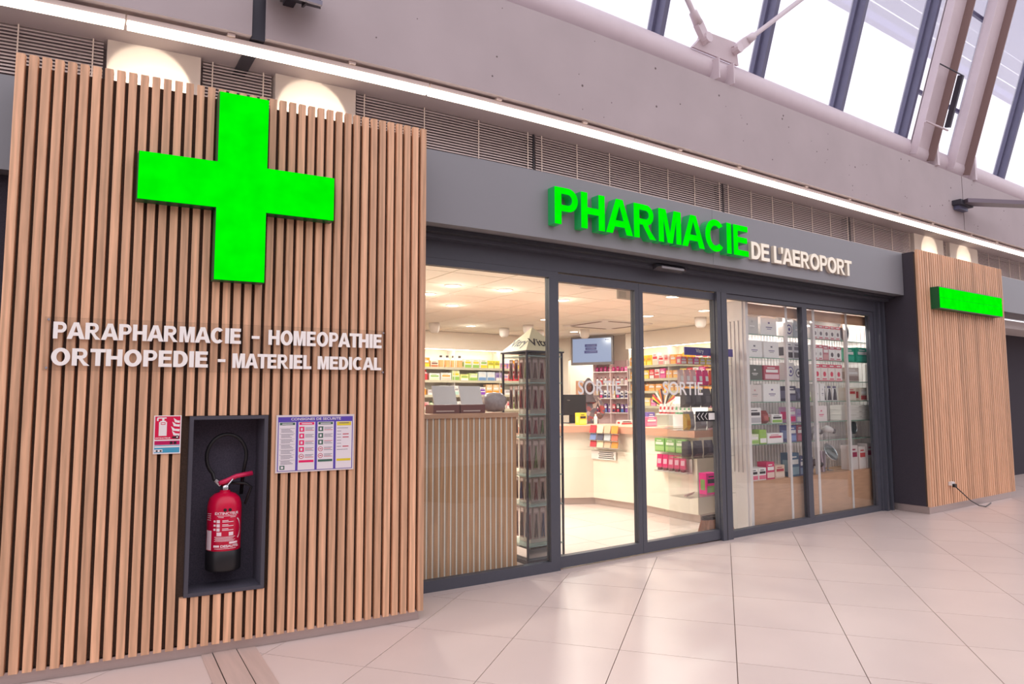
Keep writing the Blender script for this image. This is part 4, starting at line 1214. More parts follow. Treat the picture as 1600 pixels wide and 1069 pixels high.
hs = MB().box(4.29, 4.394, 1.22, 1.69, .703, .710).build('hanging_shelf', M_CLEAR)
tag(hs, 'clear acrylic shelf under the green packs on the counter end', 'shelf')
# lit gift shelf with red and green tubes, bouquet of nail files, on the counter end
gs = thing('counter_display', 'white lit acrylic riser on the right end of the counter', 'display stand', (4.55, 1.5, .951))
MB().box(4.40, 4.70, 1.25, 1.75, .951, .965).build('foot', M_CLEAR, gs)
MB().box(4.42, 4.70, 1.25, 1.75, 1.10, 1.112).build('shelf', M_WHITE, gs)
MB().box(4.69, 4.70, 1.25, 1.75, .966, 1.30).build('back', mat('lit_white_panel', (255, 252, 246), rough=.5, emit=.6), gs)
for y in (1.25, 1.74):
    MB().box(4.42, 4.689, y, y + .01, .966, 1.099).build('side', M_CLEAR, gs)
for k in range(8):
    col = (196, 44, 52) if k < 4 else (60, 160, 96)
    product('tube', ('red' if k < 4 else 'green') + f' small tube, {ORD[k]} from left on the lit acrylic riser', 4.46, 1.70 - k * .058, 1.113, .04, .04, .11, (240, 232, 228), col, col, rotz=-math.pi / 2, group='small tubes on the lit riser')
bq = thing('nail_file_bouquet', 'fan of colourful nail files in a cup on the counter end', 'nail files', (4.52, 1.62, 1.24))
MB().lathe([(.035, 0), (.05, .10), (.046, .10), (.032, .006)], (4.52, 1.72, 1.113), 12, caps=False).build('cup', M_CLEAR, bq)
fcols = [(40, 36, 40), (230, 200, 60), (200, 60, 60), (240, 230, 220), (90, 150, 90), (230, 120, 60), (60, 40, 60), (250, 210, 120), (180, 40, 90), (220, 220, 210)]
for k in range(14):
    a = math.radians(-70 + k * 10.5)
    p0 = Vector((4.52, 1.72, 1.19)); v = Vector((.10 * math.cos(k * 1.7), -math.sin(a), math.cos(a))).normalized()
    MB().bar(p0, p0 + v * .20, .022, .004, up=(1, 0, 0)).build('nail_file', pm(fcols[k % 10]), bq)
# things on the counter
mo = thing('monitor', 'black computer monitor seen from behind on the counter', 'monitor', (4.62, 3.45, .951))
MB().box(4.40, 4.80, 3.40, 3.425, 1.06, 1.33).build('screen_housing', M_BLACK, mo)
MB().box(4.56, 4.64, 3.426, 3.47, .962, 1.22).build('neck', M_BLACK, mo)
MB().box(4.48, 4.72, 3.36, 3.54, .951, .961).build('foot', M_BLACK, mo)
MB().box(4.47, 4.52, 3.398, 3.3995, 1.25, 1.262).build('badge', M_CHROME, mo)
product('carton', 'yellow box beside the monitor on the counter', 4.36, 2.98, .951, .12, .08, .15, (236, 208, 60), (250, 230, 110), (60, 50, 40), group=None)
product('carton', 'grey box behind the yellow box on the counter', 4.50, 3.12, .951, .10, .08, .13, (150, 150, 152), (190, 190, 190), (70, 70, 74))
product('bottle', 'white bottle on the counter next to the monitor', 4.585, 2.96, .951, .045, .045, .13, WH, (230, 224, 216), (220, 214, 206))
product('carton', 'purple-blue carton on the counter near right door', 4.86, 2.30, .951, .12, .10, .16, (110, 100, 170), (90, 80, 140), WH)
product('carton', 'pink carton on the counter in front of the purple one', 4.70, 2.14, .951, .18, .10, .11, (240, 120, 160), (246, 160, 190), WH)
product('carton', 'flat white and red carton lying on the counter', 4.86, 2.72, .951, .20, .08, .05, (236, 222, 214), (206, 60, 60), (60, 50, 50))
product('carton', 'upright white and red carton on the counter', 5.02, 2.62, .951, .08, .06, .09, (244, 236, 232), (214, 30, 50), (214, 30, 50))

# ---- person behind the counter
def person(px, py, face):
    sk = bpy.data.meshes.new('person'); V_ = []; E_ = []; R__ = []
    def node(p, r, par=None):
        V_.append(p); R__.append(r)
        if par is not None: E_.append((par, len(V_) - 1))
        return len(V_) - 1
    pel = node((0, 0, .88), (.155, .12)); wa = node((0, 0, 1.02), (.135, .105), pel); chs = node((0, .0, 1.20), (.155, .11), wa); nk0 = node((0, .0, 1.31), (.075, .07), chs)
    nk = node((0, -.01, 1.37), (.048, .05), nk0); hd = node((0, -.025, 1.45), (.072, .085), nk); hd2 = node((0, -.02, 1.53), (.075, .088), hd); node((0, -.01, 1.575), (.045, .055), hd2)
    for s in (-1, 1):
        sh = node((s * .15, .0, 1.285), (.062, .06), chs); el = node((s * .235, -.02, 1.06), (.05, .05), sh); wr_ = node((s * .17, -.20, .985), (.036, .032), el); ha = node((s * .14, -.27, .975), (.036, .02), wr_); node((s * .12, -.33, .972), (.026, .014), ha)
        hp_ = node((s * .09, 0, .80), (.09, .095), pel); kn = node((s * .095, -.01, .47), (.065, .068), hp_); an = node((s * .095, .02, .09), (.045, .05), kn); node((s * .10, -.10, .045), (.042, .04), an)
    sk.from_pydata(V_, E_, [])
    o = bpy.data.objects.new('person', sk); COL.objects.link(o)
    sm = o.modifiers.new('skin', 'SKIN')
    for i, v in enumerate(sk.skin_vertices[0].data): v.radius = R__[i]; v.use_root = (i == 0)
    sb = o.modifiers.new('sub', 'SUBSURF'); sb.levels = 2; sb.render_levels = 2
    bpy.context.view_layer.update()
    me = bpy.data.meshes.new_from_object(o.evaluated_get(bpy.context.evaluated_depsgraph_get()))
    o.modifiers.clear(); o.data = me
    skin = mat('skin_brown', (112, 70, 56), rough=.5); top = MATS.get('patterned_top')
    if top is None:
        top = mat('patterned_top', (120, 96, 96), rough=.8)
        nt2 = top.node_tree; vo = nt2.nodes.new('ShaderNodeTexVoronoi'); vo.inputs['Scale'].default_value = 16
        tcn = nt2.nodes.new('ShaderNodeTexCoord'); cr_ = nt2.nodes.new('ShaderNodeValToRGB'); sp = nt2.nodes.new('ShaderNodeSeparateColor')
        nt2.links.new(tcn.outputs['Object'], vo.inputs['Vector']); nt2.links.new(vo.outputs['Color'], sp.inputs[0]); nt2.links.new(sp.outputs[0], cr_.inputs[0]); nt2.links.new(cr_.outputs[0], nt2.nodes['Principled BSDF'].inputs['Base Color'])
        cr_.color_ramp.interpolation = 'CONSTANT'
        els = [(0, (104, 92, 100)), (.25, (170, 74, 70)), (.42, (122, 104, 104)), (.62, (186, 160, 150)), (.75, (88, 84, 112)), (.9, (150, 84, 84))]
        for i, (p_, c_) in enumerate(els):
            e_ = cr_.color_ramp.elements[i] if i < 2 else cr_.color_ramp.elements.new(p_)
            e_.position = p_; e_.color = lin(c_) + (1,)
    tro = mat('dark_trousers', (48, 46, 54), rough=.8)
    me.materials.clear()
    for m_ in (top, skin, tro): me.materials.append(m_)
    for p_ in me.polygons:
        c_ = p_.center
        p_.material_index = 1 if (c_.z > 1.36 or (c_.y < -.225 and c_.z > .9)) else (2 if c_.z < .78 else 0)
        p_.use_smooth = True
    o.location = (px, py, 0); o.rotation_euler.z = face
    tag(o, 'person in a patterned top and dark headscarf standing behind the counter', 'person')
    # headscarf, eyes, nose, mouth, shoes
    hs_ = MB(); vs = []; n1, n2 = 20, 14
    for j in range(n2):
        t = j / (n2 - 1)
        z = 1.615 - .40 * t; r = (.045, .098)[1] * math.sin(min(1, t * 2.2 + .12) * math.pi / 2) if t < .5 else .098 - .028 * math.sin((t - .5) * 2 * math.pi) + (t - .62) * .12 * (t > .62)
        for i in range(n1):
            a = math.radians(-90 + 38 * (1 if .12 < t < .62 else 0) + (360 - 76 * (1 if .12 < t < .62 else 0)) * i / (n1 - 1))
            vs.append((r * math.cos(a), -.01 + r * 1.08 * math.sin(a), z))
    hs_.add(vs, [(j * n1 + i, j * n1 + i + 1, (j + 1) * n1 + i + 1, (j + 1) * n1 + i) for j in range(n2 - 1) for i in range(n1 - 1)])
    h = hs_.build('headscarf', mat('dark_scarf', (92, 80, 84), rough=.85), o, local=True, smooth=True)
    for s in (-1, 1):
        MB().lathe([(.001, -.011), (.009, -.006), (.012, 0), (.009, .006), (.001, .011)], (s * .031, -.098, 1.498), 10).build('eye', M_SGK, o, local=True, smooth=True)
    MB().add([(-.013, -.10, 1.468), (.013, -.10, 1.468), (0, -.128, 1.472), (0, -.104, 1.51)], [(0, 2, 3), (2, 1, 3), (0, 1, 2)]).build('nose', skin, o, local=True)
    MB().box(-.024, .024, -.108, -.098, 1.437, 1.447).build('mouth', mat('lip', (120, 52, 52), rough=.5), o, local=True)
    for s in (-1, 1):
        for k in range(4):
            MB().tube([(s * (.10 + k * .016), -.33, .975), (s * (.10 + k * .015), -.37, .970 - .004 * (k % 2)), (s * (.10 + k * .013), -.395 + .008 * abs(k - 1.5), .960)], [.0095, .0085, .006], 6).build('finger', skin, o, local=True, smooth=True)
        MB().tube([(s * .12, -.27, .972), (s * .075, -.315, .968), (s * .068, -.345, .962)], [.011, .010, .007], 6).build('thumb', skin, o, local=True, smooth=True)
    return o
person(6.18, 4.98, math.radians(-32))

# ---- television
tv = thing('television', 'wall television showing a pale blue screen with three text bars', 'television', tuple(C3(1.12, .35, 1.9)), bend=False)
cbox(MB(), .70, 1.545, .31, .36, 1.895, 2.425).build('casing', mat('tv_grey', (104, 96, 96), rough=.35), tv, bend=False)
cbox(MB(), .735, 1.51, .361, .3615, 1.945, 2.39).build('screen', mat('screen_blue', (40, 44, 56), rough=.2, emit=.75, emit_rgb=(176, 188, 222)), tv, bend=False)
for k, (a, b) in enumerate(((.985, 1.23), (.995, 1.22), (.975, 1.24))):
    cbox(MB(), a, b, .362, .3625, 2.232 - k * .06, 2.283 - k * .06).build('text_bar', mat('screen_navy', (30, 32, 70), rough=.4, emit=.5, emit_rgb=(66, 70, 130)), tv, bend=False)
    cbox(MB(), a + .03, b - .03, .363, .3632, 2.254 - k * .06, 2.261 - k * .06).build('text_line', mat('screen_text', (120, 126, 160), emit=.25), tv, bend=False)
for s in (1.40, 1.44):
    cbox(MB(), s, s + .02, .362, .3625, 2.345, 2.365).build('screen_icon', mat('screen_navy', (30, 32, 70)), tv, bend=False)
cbox(MB(), 1.08, 1.16, .0, .30, 2.12, 2.22).build('wall_arm', M_DARKM, tv, bend=False)

# ---- rose shelf unit right of the doorway
ps = thing('rose_shelf_unit', 'pale rose shelf unit of cosmetics below right of the television', 'shelf unit', tuple(C3(1.42, .15, .3)), bend=False)
M_ROSE = mat('pale_rose', (236, 206, 206), rough=.5)
cbox(MB(), 1.09, 1.78, .005, .02, .001, 1.98).build('back_board', M_ROSE, ps, bend=False)
for s in (1.09, 1.425, 1.765):
    cbox(MB(), s, s + .012, .021, .24, .001, 1.98).build('upright', M_ROSE, ps, bend=False)
levels = [1.765, 1.52, 1.275, 1.01, .76, .5]
for z in levels:
    cbox(MB(), 1.103, 1.424, .021, .24, z - .012, z).build('shelf', M_WHITE, ps, bend=False)
    cbox(MB(), 1.438, 1.764, .021, .24, z - .012, z).build('shelf', M_WHITE, ps, bend=False)
RZ = math.atan2(CH.y, CH.x)
prow = [('tube', [((236, 40, 140), (250, 150, 200), (250, 220, 230))] * 8, .085), ('bottle', [(WH, (214, 200, 196), (120, 40, 40)), ((240, 230, 220), (200, 60, 60), (90, 80, 80)), (WH, (200, 190, 180), (150, 60, 50)), ((200, 60, 70), (230, 220, 220), (60, 50, 50))] * 2, .14),
        ('carton', [((236, 214, 160), WH, (200, 160, 80)), ((120, 110, 150), (220, 60, 110), WH), (WH, (60, 60, 110), (40, 40, 60)), ((226, 222, 230), (60, 50, 90), (40, 40, 60))] * 2, .13), ('carton', [((220, 70, 90), (60, 60, 100), WH), ((50, 50, 70), (200, 60, 90), WH), ((110, 60, 140), (60, 120, 180), WH), ((90, 60, 130), (150, 90, 180), WH)] * 2, .15)]
lnm = ['top', 'second', 'third', 'fourth']
cnm = {'tube': 'magenta tube', 'bottle': 'cosmetic bottle', 'carton': 'cosmetic carton'}
for li, (sty, cs, hh) in enumerate(prow):
    for k, c in enumerate(cs):
        s = 1.135 + k * .082
        if 1.405 < s < 1.455: s += .03
        p = C3(min(s, 1.735), .13, levels[li] + .0005)
        product(sty, f'{cnm[sty]}, {ORD[k]} from left on {lnm[li]} shelf of rose unit', p.x, p.y, p.z, .052, .05, hh + .02 * ((k * 7) % 3) / 3, *c, rotz=RZ, group='cosmetics on the rose unit', bend=False)

# ---- wall shelving
def shelving(name, label, P, Q, depth, zs, rows, gname, val, lamp_e):
    """P left end, Q right end seen from the room; shelves in front of the wall"""
    P, Q = Vector((P[0], P[1], 0)), Vector((Q[0], Q[1], 0)); d = (Q - P); L = d.length; d.normalize(); n = Vector((d.y, -d.x, 0))
    t = thing(name, label, 'wall shelving', tuple(P + d * L / 2), bend=False)
    def bx(s0, s1, o0, o1, z0, z1): return MB().obox(P + d * (s0 + s1) / 2 + n * (o0 + o1) / 2 + Vector((0, 0, (z0 + z1) / 2)), d * (s1 - s0) / 2, n * -(o1 - o0) / 2, Vector((0, 0, (z1 - z0) / 2)))
    bx(0, L, .003, .02, .1, 2.44).build('back_board', mat('shelf_back', (246, 240, 226), rough=.6), t, bend=False)
    bx(0, L, depth, depth + .02, val, 2.445).build('valance', M_CREAM, t, bend=False)
    bx(0, L, .021, depth - .001, val + .015, val + .03).build('light_tray', M_WHITE, t, bend=False)
    bx(.02, L - .02, depth - .07, depth - .03, val, val + .0145).build('strip_light', mat('shelf_led', (255, 250, 238), emit=18.0, emit_rgb=(255, 244, 224)), t, bend=False)
    bx(0, L, .021, depth, .1, .7).build('drawer_base', M_LAM, t, bend=False)
    k = 0
    while k * .95 < L:
        bx(k * .95, k * .95 + .012, .021, depth - .05, .701, val - .001).build('upright', M_WHITE, t, bend=False); k += 1
    for z in zs:
        bx(.013, L, .021, depth - .02, z - .014, z).build('shelf', mat('shelf_white', (240, 232, 220), rough=.4), t, bend=False)
        bx(.013, L, depth - .0195, depth - .012, z - .03, z + .012).build('price_rail', mat('price_rail', (206, 200, 176), rough=.4), t, bend=False)
    rz = math.atan2(d.y, d.x)
    for ri, (z, items) in enumerate(zip(zs, rows)):
        s = .03; k = 0
        while s < L - .1 and k < 20 * len(items):
            nm, sty, c, w, h = items[k % len(items)]
            p = P + d * (s + w / 2) + n * (depth - .11) + Vector((0, 0, z + .0005))
            kk = k
            o = '%s %s' % (ORD[k % 20], 'of the far end' if k >= 20 else 'from left')
            product(sty, f'{nm}, {o} on {["top", "second", "third", "fourth", "fifth"][ri]} shelf of {gname}', p.x, p.y, p.z, w * .94, .10, h, *c, rotz=rz, group='goods on ' + gname, bend=False)
            s += w + .006; k += 1
    return t
OR, YE, LY, GR, RE, PI_, BL, LI = (250, 160, 40), (250, 214, 40), (250, 240, 150), (150, 196, 90), (226, 60, 70), (240, 120, 170), (120, 160, 210), (170, 140, 200)
back_rows = [
    [('orange carton', 'carton', (OR, YE, WH), .22, .17), ('orange carton', 'carton', (OR, YE, WH), .22, .17), ('cream carton', 'carton', (CR, (200, 120, 80), (120, 60, 50)), .16, .12), ('white jar', 'bottle', (WH, (236, 180, 120), (70, 60, 56)), .12, .22), ('white jar', 'bottle', (WH, (236, 180, 120), (70, 60, 56)), .12, .22), ('white jar', 'bottle', (WH, (236, 180, 120), (70, 60, 56)), .12, .22), ('white jar', 'bottle', (WH, (236, 180, 120), (70, 60, 56)), .12, .22), ('white and green carton', 'carton', (WH, GR, YE), .16, .17), ('white and green carton', 'carton', (WH, GR, YE), .16, .17), ('white and yellow carton', 'carton', (WH, YE, GR), .16, .17), ('yellow carton', 'carton', ((236, 230, 60), LY, (180, 170, 40)), .13, .15), ('yellow carton', 'carton', ((236, 230, 60), LY, (180, 170, 40)), .13, .15), ('lilac carton', 'carton', (LI, (240, 170, 190), OR), .15, .11), ('lilac carton', 'carton', (LI, (240, 170, 190), OR), .15, .11)],
    [('pink and red bottle', 'bottle', ((250, 190, 190), RE, RE), .10, .19), ('pink and red bottle', 'bottle', ((250, 190, 190), RE, RE), .10, .19), ('pink and red bottle', 'bottle', ((250, 190, 190), RE, RE), .10, .19), ('pink and red bottle', 'bottle', ((250, 190, 190), RE, RE), .10, .19), ('white carton', 'carton', (WH, (226, 236, 200), GR), .22, .13), ('white carton', 'carton', (WH, (250, 210, 190), OR), .22, .14), ('green and white carton', 'carton', ((236, 244, 200), GR, YE), .16, .19), ('cream carton', 'carton', (LY, WH, GR), .18, .12), ('green carton', 'carton', ((220, 240, 160), GR, WH), .18, .14), ('pale blue carton', 'carton', ((226, 236, 246), BL, WH), .18, .17), ('pale blue carton', 'carton', ((226, 236, 246), BL, WH), .18, .17), ('violet carton', 'carton', ((170, 150, 200), WH, (120, 90, 160)), .14, .16), ('rose carton', 'carton', ((250, 226, 220), (230, 140, 140), LI), .14, .14)],
    [('orange-capped carton', 'carton', ((250, 206, 150), OR, WH), .14, .20), ('orange-capped carton', 'carton', ((250, 206, 150), OR, WH), .14, .20), ('cream bottle', 'bottle', ((236, 220, 190), OR, (200, 80, 40)), .10, .18), ('pale carton', 'carton', ((220, 214, 220), WH, GY), .22, .10), ('white and mint carton', 'carton', (WH, (190, 226, 214), GY), .2, .17), ('white and mint carton', 'carton', (WH, (190, 226, 214), GY), .2, .17), ('white and violet carton', 'carton', (WH, (150, 80, 200), (120, 60, 180)), .13, .15), ('white and violet carton', 'carton', (WH, (150, 80, 200), (120, 60, 180)), .13, .15), ('white and violet carton', 'carton', (WH, (150, 80, 200), (120, 60, 180)), .13, .15), ('white and violet carton', 'carton', (WH, (150, 80, 200), (120, 60, 180)), .13, .15)],
    [('green bottle', 'bottle', ((214, 226, 190), GR, (60, 90, 50)), .10, .16), ('white carton', 'carton', (WH, CR, GY), .16, .15), ('rose carton', 'carton', ((236, 190, 190), WH, RE), .16, .14)]]
shelving('back_wall_shelving', 'brightly lit shelving along the back wall full of cartons', (3.7, 7.098), (6.55, 7.098), .34, (1.817, 1.590, 1.335, 1.08), back_rows, 'back wall shelving', 2.14, 0)
side_rows = [
    [('orange carton', 'carton', (OR, (250, 190, 90), WH), .13, .17), ('orange carton', 'carton', (OR, (250, 190, 90), WH), .13, .17), ('yellow carton', 'carton', (YE, (252, 230, 110), OR), .13, .19), ('yellow carton', 'carton', (YE, (252, 230, 110), OR), .13, .19), ('white carton', 'carton', (WH, (250, 220, 200), RE), .14, .22), ('pink and white carton', 'carton', (WH, (240, 150, 150), RE), .13, .18), ('rose carton', 'carton', ((250, 190, 190), WH, RE), .13, .18)],
    [('orange carton', 'carton', ((244, 170, 80), (250, 200, 110), WH), .15, .14), ('orange carton', 'carton', ((244, 170, 80), (250, 200, 110), WH), .15, .14), ('yellow carton', 'carton', ((250, 206, 60), (252, 226, 120), WH), .15, .16), ('red carton', 'carton', (RE, WH, (250, 200, 190)), .12, .17), ('white and red carton', 'carton', (WH, (230, 110, 110), RE), .12, .17), ('magenta carton', 'carton', ((226, 60, 150), PI_, WH), .13, .18)],
    [('ochre carton', 'carton', ((226, 160, 90), (240, 190, 120), WH), .16, .13), ('ochre carton', 'carton', ((226, 160, 90), (240, 190, 120), WH), .16, .13), ('cream bottle', 'bottle', ((236, 216, 180), OR, (150, 90, 50)), .10, .16)],
    [('pale yellow carton', 'carton', ((236, 206, 130), (246, 226, 170), WH), .17, .15), ('magenta carton', 'carton', ((220, 80, 150), (240, 150, 190), WH), .13, .13)]]
shelving('side_wall_shelving', 'shelving of orange and pink cartons along the right wall', (7.748, 5.35), (7.748, 2.6), .34, (1.84, 1.605, 1.39, 1.13), side_rows, 'right wall shelving', 2.16, 0)

# ---- clear rack with violet header beside the right door leaf
vr = thing('accessory_rack', 'clear acrylic accessory rack with violet Vitry header', 'display rack', (4.08, .80, 0))
VX0, VX1, VY0, VY1 = 3.74, 4.43, .70, .95
M_VIOL = mat('violet_header', (78, 66, 148), rough=.4)
MB().box(VX0, VX1, VY0, VY0 + .012, 1.690, 1.765).build('header', M_VIOL, vr)
_hdr = bpy.data.objects['header']
_h = MB(); text_flat(_h, 'Vitry', 3.89, 4.00, 1.703, 1.752, VY0 - .0012, bold=.01); _h.build('lettering', M_VINYL, _hdr)
MB().box(VX0 + .005, VX0 + .011, VY0, VY1, .01, 1.69).build('side', M_CLEAR, vr)
MB().box(VX1 - .011, VX1 - .005, VY0, VY1, .01, 1.69).build('side', M_CLEAR, vr)
MB().box(VX0 + .012, VX1 - .012, VY1 - .006, VY1, .01, 1.69).build('back', M_CLEAR, vr)
for z in (.01, .36, .72, .98, 1.19, 1.40, 1.60):
    MB().box(VX0 + .012, VX1 - .012, VY0, VY1 - .007, z, z + .006).build('shelf', M_CLEAR, vr)
for k, c in enumerate(((240, 90, 120), (250, 170, 60), (240, 60, 150), (236, 220, 40), (250, 230, 60), (240, 150, 170), (236, 226, 50))):
    product('carton', f'bright small carton, {ORD[k]} from left on top shelf of accessory rack', 3.80 + k * .088, .80, 1.607, .075, .06, .07, c, (250, 230, 220), WH, group='cartons in the accessory rack')
for k, c in enumerate(((236, 200, 196), (230, 180, 180), (240, 190, 186), (240, 60, 140), (236, 40, 130), (250, 120, 90), (236, 40, 130))):
    product('pouch', f'{"pale rose" if k < 3 else "bright pink"} sachet, {ORD[k]} from left on second shelf of accessory rack', 3.80 + k * .088, .82, 1.407, .08, .05, .15, c, (250, 226, 220), (250, 240, 236), group='sachets in the accessory rack')
for k in range(4):
    product('pouch', f'dark grey toilet bag, {ORD[k]} from left on third shelf of accessory rack', 3.86 + k * .145, .82, 1.197, .135, .08, .18, (84, 78, 82), (120, 112, 112), (104, 98, 100), group='toilet bags in the accessory rack')
for k in range(3):
    product('pouch', f'silvery toilet bag, {ORD[k]} from left on fourth shelf of accessory rack', 3.90 + k * .17, .82, .987, .15, .08, .17, (150, 140, 140), (190, 180, 178), (170, 160, 160), group='toilet bags in the accessory rack')
product('pouch', 'yellow sponge bag on fourth shelf of accessory rack, beside dark box', 3.80, .76, .987, .09, .07, .15, (236, 180, 60), (250, 210, 110), (226, 150, 40))
for k in range(4):
    product('pouch', f'dark violet purse, {ORD[k]} from left, halfway down accessory rack', 3.86 + k * .155, .82, .727, .13, .07, .15, (66, 58, 70), (90, 82, 92), (76, 68, 80), group='purses in the accessory rack')
bg = product('carton', 'bright pink and green bag low on accessory rack', 4.13, .80, .367, .15, .09, .20, (236, 40, 140), (130, 160, 90), DK)
bg.data.materials[2] = pm(DK)
tw = thing('tweezer_set', 'small pair of rosy tweezers lying low in accessory rack', 'tweezers', (3.88, .80, .367))
for k, (a, b) in enumerate((((3.80, .78, .374), (3.92, .80, .385)), ((3.80, .80, .374), (3.98, .84, .39)))):
    MB().tube([a, b], [.008, .004], 6).build('arm', pm((196, 160, 150)), tw)
bk = thing('pleated_basket', 'brown pleated basket on the floor behind the right door leaf', 'basket', (4.01, .62, 0))
_b = MB(); vs = []; nP = 36
for zz, r in ((.004, 1.0), (.175, .72)):
    for i in range(nP):
        a = 2 * math.pi * i / nP; q = r * (1 + (.05 if i % 2 else -.05))
        vs.append((4.01 + .26 * q * math.cos(a), .620 + .066 * q * math.sin(a), zz))
_b.add(vs, [(i, (i + 1) % nP, nP + (i + 1) % nP, nP + i) for i in range(nP)] + [tuple(reversed(range(nP)))])
_b.build('pleats', mat('brown_raffia', (176, 128, 104), rough=.8, var=.15, scale=30), bk)
MB().lathe([(.72, .172), (.74, .178), (.74, .20), (.70, .20), (.66, .19), (.0, .186)], (0, 0, 0), 24).xform(Matrix.Translation((4.01, .620, 0)) @ Matrix.Diagonal((.26, .066, 1, 1))).build('dark_rim', mat('dark_rim', (70, 58, 54), rough=.7), bk)

# ---- display case behind the right window
dc = thing('display_case', 'white display case with glass shelves and oak base behind right window', 'display case', (5.7, .75, 0))
DX = [4.49, 5.14, 5.625, 6.265, 6.90]; DY0, DY1 = .585, .95
M_POSTW = mat('case_white', (240, 232, 230), rough=.4)
for k, x in enumerate(DX):
    w = .042 if k in (0, 2) else .034
    MB().box(x, x + w, DY0, DY0 + .03, .001, 2.24).build('post', M_POSTW, dc)
MB().box(4.49, 4.500, DY0 + .031, DY1, .001, 2.24).build('end_panel', M_POSTW, dc)
for k in range(7):
    MB().box(4.478, 4.4895, DY0 + .035 + k * .048, DY0 + .067 + k * .048, .56, 2.05).build('end_slat', M_POSTW, dc)
MB().box(4.478, 4.4895, DY0 + .03, DY1, 2.051, 2.24).build('end_board', M_POSTW, dc)
MB().box(4.478, 4.4895, DY0 + .03, DY1, .001, .559).build('end_board', M_POSTW, dc)
MB().box(4.501, 6.93, DY1 + .012, DY1 + .02, .001, 2.24).build('back_board', mat('case_back_grey', (104, 96, 92), rough=.7), dc)
_s = MB()
for k in range(46):
    x = 4.51 + k * .0525
    _s.box(x, x + .036, DY1, DY1 + .011, .45, 2.13)
o = _s.build('back_slats', M_POSTW, dc); o['kind'] = 'stuff'
for k in range(4):
    a, b = DX[k] + .043, DX[k + 1] - .001
    MB().box(a, b, DY0 + .006, DY0 + .02, .02, .458).build('oak_door', M_OAKH, dc)
    MB().box(a, b, DY0 + .005, DY1 - .002, .459, .470).build('oak_top', M_OAKH, dc)
    MB().box(a, b, DY0 + .006, DY0 + .02, 2.115, 2.222).build('oak_pelmet', M_OAKH, dc)
    for z in (.825, 1.025, 1.245, 1.463, 1.69, 1.922):
        MB().box(a, b, DY0 + .03, DY1 - .004, z - .008, z).build('glass_shelf', M_CLEAR, dc)
        MB().box(a, b, DY0 + .0255, DY0 + .0295, z - .008, z).build('shelf_edge', M_GEDGE, dc)
MB().box(4.49, 6.93, DY0, DY1 + .02, 2.2405, 2.255).build('top_board', M_POSTW, dc)
MB().box(6.918, 6.930, DY0 + .031, DY1 + .011, .001, 2.24).build('end_panel', M_POSTW, dc)
for k in range(7):
    MB().box(6.906, 6.9175, DY0 + .04 + k * .048, DY0 + .072 + k * .048, .48, 2.11).build('end_slat', M_POSTW, dc)
for k in range(4):
    x = (DX[k] + DX[k + 1]) / 2 + .02; t = thing('case_light', f'{ORD[k]} small round light from left under the display case top', 'case light', (x, .76, 2.23), group='display case lights')
    MB().lathe([(.032, 0), (.040, .002), (.040, .009), (.030, .009), (.032, 0)], (x, .76, 2.2308), 16, caps=False).build('trim_ring', M_WHITE, t)
    MB().lathe([(.030, .004), (.030, .006)], (x, .76, 2.2308), 16).build('lens', mat('case_lens', (255, 252, 246), emit=8.0, emit_rgb=(255, 244, 232)), t)
    lamp('case_lamp', 'AREA', W(x, .76, 2.226), 6, (1, .95, .9), None, size=.06)
def shelf_goods(bay, z, zname, items):
    a, b = DX[bay] + .055, DX[bay + 1] - .02
    tw_ = sum(i[3] for i in items); gap = max(0.004, (b - a - tw_) / max(1, len(items)))
    x = a; cnt = {}
    for k, (nm, sty, c, w, h, *r) in enumerate(items):
        product(sty, f'{nm}, {ORD[k]} on {zname}, {["first", "second", "third", "fourth"][bay]} display bay', x + w / 2, DY0 + .095 + (r[0] if r else 0), z + .0006, w, (r[1] if len(r) > 1 else .11), h, *c, group='goods in the display case')
        x += w + gap * .75
SN = {1.922: 'highest glass shelf', 1.69: 'second glass shelf down', 1.463: 'third glass shelf down', 1.245: 'fourth glass shelf down', 1.025: 'fifth glass shelf down', .825: 'lowest glass shelf', .470: 'oak ledge'}
wl_ = ('white boxed device', 'logo', (WH, (120, 110, 150), (150, 140, 170)), .26, .19)
